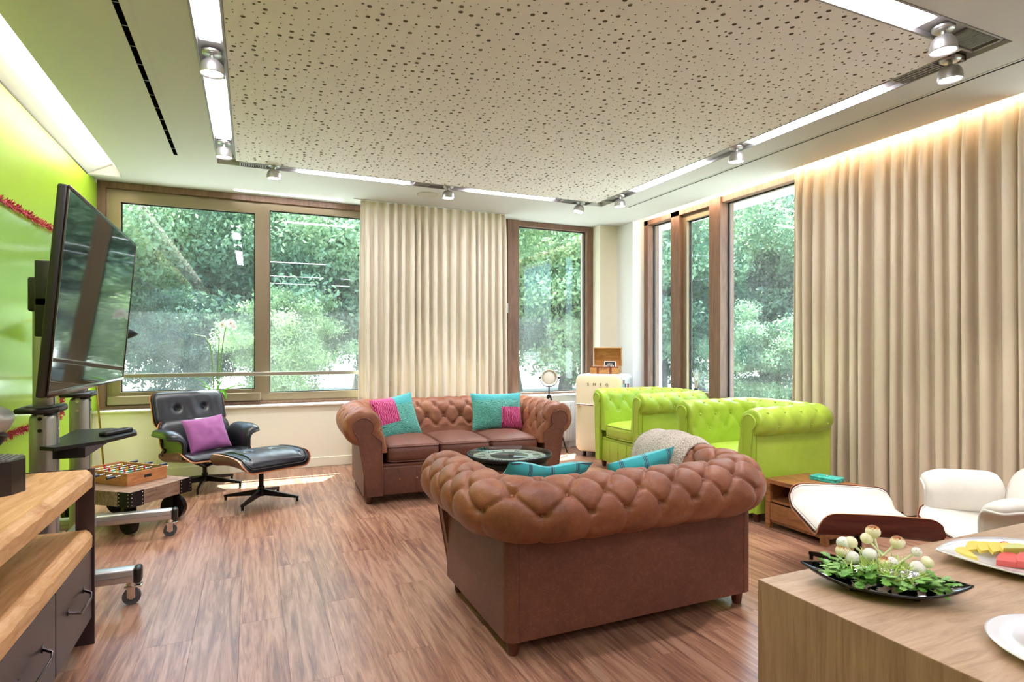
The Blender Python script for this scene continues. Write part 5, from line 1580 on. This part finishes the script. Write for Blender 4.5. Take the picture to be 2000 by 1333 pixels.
BALLS = [(-0.072, 0.0253, 0.0853, 0.0143, 'w', 'far left'),
         (-0.057, 0.0264, 0.0883, 0.0136, 'y', 'second from far left, behind'),
         (-0.0744, 0.0179, 0.069, 0.0142, 't', 'browned, at the left below two others'),
         (-0.055, 0.0127, 0.059, 0.0152, 'w', 'white with herbs, lower left'),
         (-0.0142, 0.0376, 0.1149, 0.0152, 't', 'browned, highest of all'),
         (-0.0264, 0.0312, 0.1004, 0.013, 'y', 'pale, just behind the highest'),
         (-0.0219, 0.0165, 0.0697, 0.015, 'w', 'white, below the highest'),
         (0.0039, 0.0095, 0.0583, 0.0148, 't', 'browned side facing the viewer, central'),
         (0.0179, 0.0102, 0.0614, 0.012, 'w', 'white with herbs, half behind the central browned one'),
         (0.0304, 0.0288, 0.1004, 0.0149, 't', 'browned, upper right of centre'),
         (0.0631, 0.0199, 0.0872, 0.0103, 'w', 'small white one standing apart on the right'),
         (0.0804, 0.0101, 0.0715, 0.0128, 't', 'browned, farthest right'),
         (0.0627, 0.005, 0.0585, 0.015, 'w', 'large white, lower right')]
for i, (lx_, ly_, lz_, r_, kd, wh) in enumerate(BALLS):
    p = Td @ Vector((lx_, ly_, lz_))
    t = thing('onion_skewer', 'pearl onion on the salad, ' + wh, 'onion', tuple(p), 0, 'pearl onions on the salad')
    mt = {'w': ow.m, 'y': yel, 't': toast}[kd]
    m = MB().ball((0, 0, 0), r_, 18, sc=(1, 1, 0.94))
    o = m.obj('onion', mt, t)
    base = (Td @ Vector((0.0 + (i % 3 - 1) * 0.03, 0.0, 0.04))) - p
    dirv = base.normalized()
    if kd == 't':
        fc = Vector((0, 0, 1)) if wh[9:13] != 'side' else Vector((-0.55, -0.75, 0.25))
        if 'farthest' in wh: fc = Vector((0.7, -0.3, 0.5))
        o.rotation_euler = fc.to_track_quat('Z', 'Y').to_euler()
    MB().tube([dirv * r_ * 0.9, base * 0.5 + Vector((0.002, 0, 0)), base * 0.92], [0.0028, 0.0022, 0.002], 6).obj('stalk', stk, t)
    if kd == 'w':
        f = MB()
        for q in range(5):
            dv = Vector((sr.uniform(-1, 1), sr.uniform(-1, -0.1), sr.uniform(-.7, .7))).normalized() * r_
            f.ball(tuple(dv), 0.0009, 6, sc=(1.3, 1, 0.8))
        f.obj('herbs', herb, t)

ORD = ['first', 'second', 'third', 'fourth', 'fifth', 'sixth', 'seventh', 'eighth', 'ninth', 'tenth']
# fruit
Tp = Tr(PC[0], PC[1], BZ, rz=PA)
pine = plain('pineapple_flesh', '#ecd767', 0.35, var=0.15, bump=0.3, bscale=120)
wat = plain('watermelon_flesh', '#e2625a', 0.3, var=0.12, bump=0.2, bscale=150)
kiw = plain('star_fruit', '#c9c75e', 0.3, var=0.12)
def wedge(nm, lab, cat, px_, py_, z, rz, ln, wd, th, mat, tilt=0.0, grp=None):
    m = MB(); n = 12
    poly = [(-ln / 2, 0)] + [(-ln / 2 + ln * i / n, wd * math.sin(PI * i / n) ** 0.7) for i in range(1, n)] + [(ln / 2, 0)]
    m.prism(poly, 0, th, smooth=False)
    o = m.obj(nm, mat, label=lab, cat=cat, group=grp)
    o.matrix_world = Tp @ Tr(px_, py_, z, rx=tilt, rz=rz)
for i in range(7):
    wedge('pineapple_slice', 'yellow pineapple slice on the white platter, ' + ('leftmost, at the tip' if i == 0 else ORD[i - 1] + ' from the left in the fanned row'), 'fruit', -0.135 + i * 0.022 + (0 if i else -0.012), 0.045 - i * 0.004 if i else 0.02, 0.012 + (0.004 + i * 0.001 if i else 0), R(20 + (i * 4 if i else 60)), 0.085, 0.03, 0.009, pine, R(20) if i else 0.0, 'pineapple slices' if i else None)
for i in range(6):
    wedge('watermelon_slice', 'red watermelon slice at the near edge of the white platter, ' + ORD[i] + ' from its tip', 'fruit', -0.095 + i * 0.036, -0.052 - 0.010 * math.sin(i), 0.012 + 0.004 * (i % 2), R(-15 + 8 * (i % 3)), 0.070, 0.045, 0.014, wat, R(12), 'watermelon slices')
wedge('star_fruit_slice', 'greenish star fruit slice between pineapple and watermelon', 'fruit', -0.055, -0.005, 0.034, R(8), 0.080, 0.022, 0.010, kiw, R(10))
def strawberry(lab, M_, s_, cut):
    t = thing('strawberry', lab, 'fruit'); t.matrix_world = M_
    sm_ = NT('strawberry_skin' + ('_cut' if cut else '')); vz = sm_.n('TexVoronoi', Vector=sm_.co(), Scale=220).outputs[0]
    sm_.set(Base__Color=sm_.ramp(vz, [(0.1, '#e8b060'), (0.22, '#c52a22'), (0.8, '#b31d1c')]), Roughness=0.25)
    MB().lathe([(0.0, 0.0), (0.008 * s_, 0.002 * s_), (0.015 * s_, 0.012 * s_), (0.0165 * s_, 0.022 * s_), (0.012 * s_, 0.031 * s_), (0.0, 0.034 * s_)], 20).obj('berry', sm_.m, t)
    m = MB()
    for k in range(6):
        an = k * PI / 3; a = Vector((math.cos(an), math.sin(an), 0)); b_ = Vector((-math.sin(an), math.cos(an), 0)); z = Vector((0, 0, 0.034 * s_))
        m.add([z, z + a * 0.008 * s_ + b_ * 0.003 * s_, z + a * 0.015 * s_ + Vector((0, 0, -0.002 * s_)), z + a * 0.008 * s_ - b_ * 0.003 * s_], [(0, 1, 2, 3)])
    m.obj('calyx', gm1.m, t)
strawberry('halved strawberry at the far edge of the white platter', Tp @ Tr(-0.045, 0.085, 0.022, rx=R(100)), 1.15, True)
strawberry('whole strawberry on the round white plate', Tr(1.236, 0.556, BZ + 0.009, rx=R(12)), 1.5, False)
# mixed fruit salad heap at the back of the platter
rr = random.Random(4)
for i, (cc, nm_) in enumerate([('#d98a4a', 'orange'), ('#b7b04e', 'green'), ('#a93a4a', 'crimson'), ('#cfc06a', 'pale yellow'), ('#7d8a3c', 'dark green'), ('#c95a4a', 'red')]):
    o = MB().rbox((-0.013, -0.010, 0), (0.013, 0.010, 0.014), 0.004, 2).obj('fruit_piece', plain('fruit_' + nm_.replace(' ', '_'), cc, 0.3, var=0.2), label=nm_ + ' chopped fruit piece heaped on the far side of the white platter', cat='fruit', group='chopped fruit')
    o.matrix_world = Tp @ Tr(0.045 + (i % 3) * 0.024, 0.045 + (i // 3) * 0.022, 0.016 + 0.012 * (i % 2), rz=rr.uniform(0, 3), rx=rr.uniform(-.4, .4))

# ================================================================ outside
g_mat = NT('pale_gravel_ground'); nz = g_mat.noise(g_mat.co(), 0.35, 6)
g_mat.set(Base__Color=g_mat.ramp(nz, [(0.35, '#a9a79c'), (0.6, '#cfccc0')]), Roughness=0.9)
gr = MB().box((-300, YW + 0.35, -0.5), (400, 480, -0.3)).box((XW + 0.3, -200, -0.5), (400, YW + 0.35, -0.3)).obj('ground', g_mat.m, kind='structure')
fo = struct('trim_9')
MB().box((XL - 0.4, YW + 0.3, 3.0), (XW + 0.9, YW + 0.86, 3.25)).box((XW + 0.25, -3, 3.0), (XW + 0.9, YW + 0.3, 3.25)).obj('sun_block_slab', cool_paint, fo)  # unseen slab added to cut off the sun patch on the floor

lm = []
for nm_, c1, c2 in (('leaf_light', '#8fae72', '#d6e4b0'), ('leaf_mid', '#5f8262', '#b2caa0'), ('leaf_dark', '#3c594b', '#809f86')):
    t = NT(nm_)
    rc_ = t.noise(t.co(), 0.9, 4)
    oi = t.ramp(rc_, [(0.35, c1), (0.65, c2)])
    t.set(Base__Color=oi, Roughness=0.33)
    tr = t.n('BsdfTranslucent'); t.t.links.new(oi, tr.inputs[0])
    ms = t.n('MixShader', i0=0.4)
    t.t.links.new(t.p.outputs[0], ms.inputs[1]); t.t.links.new(tr.outputs[0], ms.inputs[2]); t.t.links.new(ms.outputs[0], t.o.inputs[0])
    lm.append(t.m)
bark = wood('tree_bark', [(0.3, '#4c443c'), (0.5, '#6d6256'), (0.7, '#8a7c6c')], sc=(3, 3, 0.6), rough=0.9, bump=0.6)
def crown_mesh(seed, n, mat, rad=3.0, hgt=5.5, size=0.060):
    g = np.random.RandomState(seed)
    nc = 85
    cen = g.normal(size=(nc, 3)); cen /= np.linalg.norm(cen, axis=1)[:, None]
    cen *= (0.3 + 0.7 * g.rand(nc, 1)) * np.array([rad, rad, hgt / 2])
    idx = g.randint(0, nc, n)
    off = g.normal(size=(n, 3)); off /= np.linalg.norm(off, axis=1)[:, None]
    c = cen[idx] + off * (0.25 + 0.75 * g.rand(n, 1)) * np.array([0.85, 0.85, 0.5])
    d = g.normal(size=(n, 3)); d[:, 2] -= 0.3; d /= np.linalg.norm(d, axis=1)[:, None]
    s_ = np.cross(d, g.normal(size=(n, 3))); s_ /= np.linalg.norm(s_, axis=1)[:, None]
    L = size * (0.6 + 0.8 * g.rand(n, 1))
    v = np.stack([c - d * L, c + s_ * L * 0.5, c + d * L, c - s_ * L * 0.5], 1).reshape(-1, 3)
    me = bpy.data.meshes.new('foliage')
    me.vertices.add(len(v)); me.vertices.foreach_set('co', v.ravel())
    me.loops.add(n * 4); me.loops.foreach_set('vertex_index', np.arange(n * 4))
    me.polygons.add(n); me.polygons.foreach_set('loop_start', np.arange(n) * 4); me.polygons.foreach_set('loop_total', np.full(n, 4))
    me.materials.append(mat); me.update(); me.validate()
    return me
crowns = [crown_mesh(1, 52000, lm[0]), crown_mesh(2, 52000, lm[1]), crown_mesh(3, 52000, lm[2])]
def trunk_mesh(seed, h_=6.0):
    rr = random.Random(seed); m = MB()
    pts = [(0, 0, 0)]
    for k in range(1, 6): pts.append((pts[-1][0] + rr.uniform(-.15, .15), pts[-1][1] + rr.uniform(-.15, .15), h_ * k / 5))
    m.tube(pts, [0.20, 0.17, 0.15, 0.12, 0.09, 0.05], 10)
    for k in range(6):
        a = rr.uniform(0, 2 * PI); b0 = Vector(pts[2 + k % 3]); e = b0 + Vector((math.cos(a) * 1.8, math.sin(a) * 1.8, 1.2))
        m.tube([b0, (b0 + e) / 2 + Vector((0, 0, .2)), e], [0.07, 0.05, 0.02], 6)
    return m.mesh('trunk', bark)
trunks = [trunk_mesh(1), trunk_mesh(2)]
TREES = []
tr_r = random.Random(21)
def tree(x, y, kind, sc=1.0, zc=3.6, label=None, cat='tree', trunk=True, nm='tree', grp='trees outside the windows'):
    t = thing(nm, label, cat, (x, y, -0.3), tr_r.uniform(0, 6.28), grp)
    o = link('foliage', crowns[kind], t, (0, 0, zc)); o.scale = (sc, sc, sc)
    if trunk: link('trunk', trunks[kind % 2], t, (0, 0, 0))
    return t
kindn = ['pale leafy', 'mid green leafy', 'dark green leafy']
ORD2 = ['leftmost', 'second from the left', 'third from the left', 'fourth from the left', 'fifth from the left', 'sixth from the left', 'seventh from the left', 'eighth from the left', 'rightmost']
rows = [('near row outside back windows', [(-24 + i * 6.6, 15 + (i * 37 % 5) * 0.9, (0, 1, 2, 1)[i % 4], 1.0) for i in range(9)]),
        ('far row outside back windows', [(-26 + i * 7.2, 21 + (i * 53 % 7) * 0.6, (2, 1, 2)[i % 3], 1.35) for i in range(9)]),
        ('near row outside right windows', [(38 + i * 5.0, 16 + (i * 29 % 5) * 0.9, (1, 0, 2, 1)[i % 4], 1.0) for i in range(8)]),
        ('far row outside right windows', [(36 + i * 5.6, 22 + (i * 41 % 5) * 0.9, (2, 1, 2)[i % 3], 1.35) for i in range(8)])]
for wh, row in rows:
    for i, (a, dd_, k, s_) in enumerate(row):
        od = ORD2[i] if i < len(row) - 1 else 'rightmost'
        tree(dd_ * math.sin(R(a)), dd_ * math.cos(R(a)), k, s_, 4.3 if s_ > 1.2 else 3.5, kindn[k] + ' tree, ' + od + ', ' + wh, grp='trees outside the windows')
for i, (a, d_, k) in enumerate([(-21, 12.5, 0), (-5, 13.9, 2), (3, 12.5, 0), (19, 13.9, 2)]):
    tree(d_ * math.sin(R(a)), d_ * math.cos(R(a)), k, 0.42, 1.6, 'leafy shrub, ' + (ORD2[i] if i < 3 else 'rightmost') + ' outside the back windows', 'shrub', False, 'shrub', 'shrubs outside the windows')
for i in range(5):
    a = 47 + i * 4.5; d_ = 13 + (i % 2) * 1.2
    tree(d_ * math.sin(R(a)), d_ * math.cos(R(a)), (1, 2)[i % 2], 0.42, 1.3, 'leafy shrub, ' + (ORD2[i] if i < 4 else 'rightmost') + ' outside the right windows', 'shrub', False, 'shrub', 'shrubs outside the windows')
# white post outside by the corner and lawn strips
t = thing('lamp_post', 'slim white post outside the small back window', 'post', (4.1, 9.6, -0.3))
MB().cyl((0, 0, 0), (0, 0, 3.9), 0.04, 0.035, 14).obj('pole', sill_mat, t)
MB().lathe([(0.10, 0), (0.10, 0.03), (0.04, 0.05), (0.04, 0.08)], 20).obj('foot_plate', sill_mat, t)
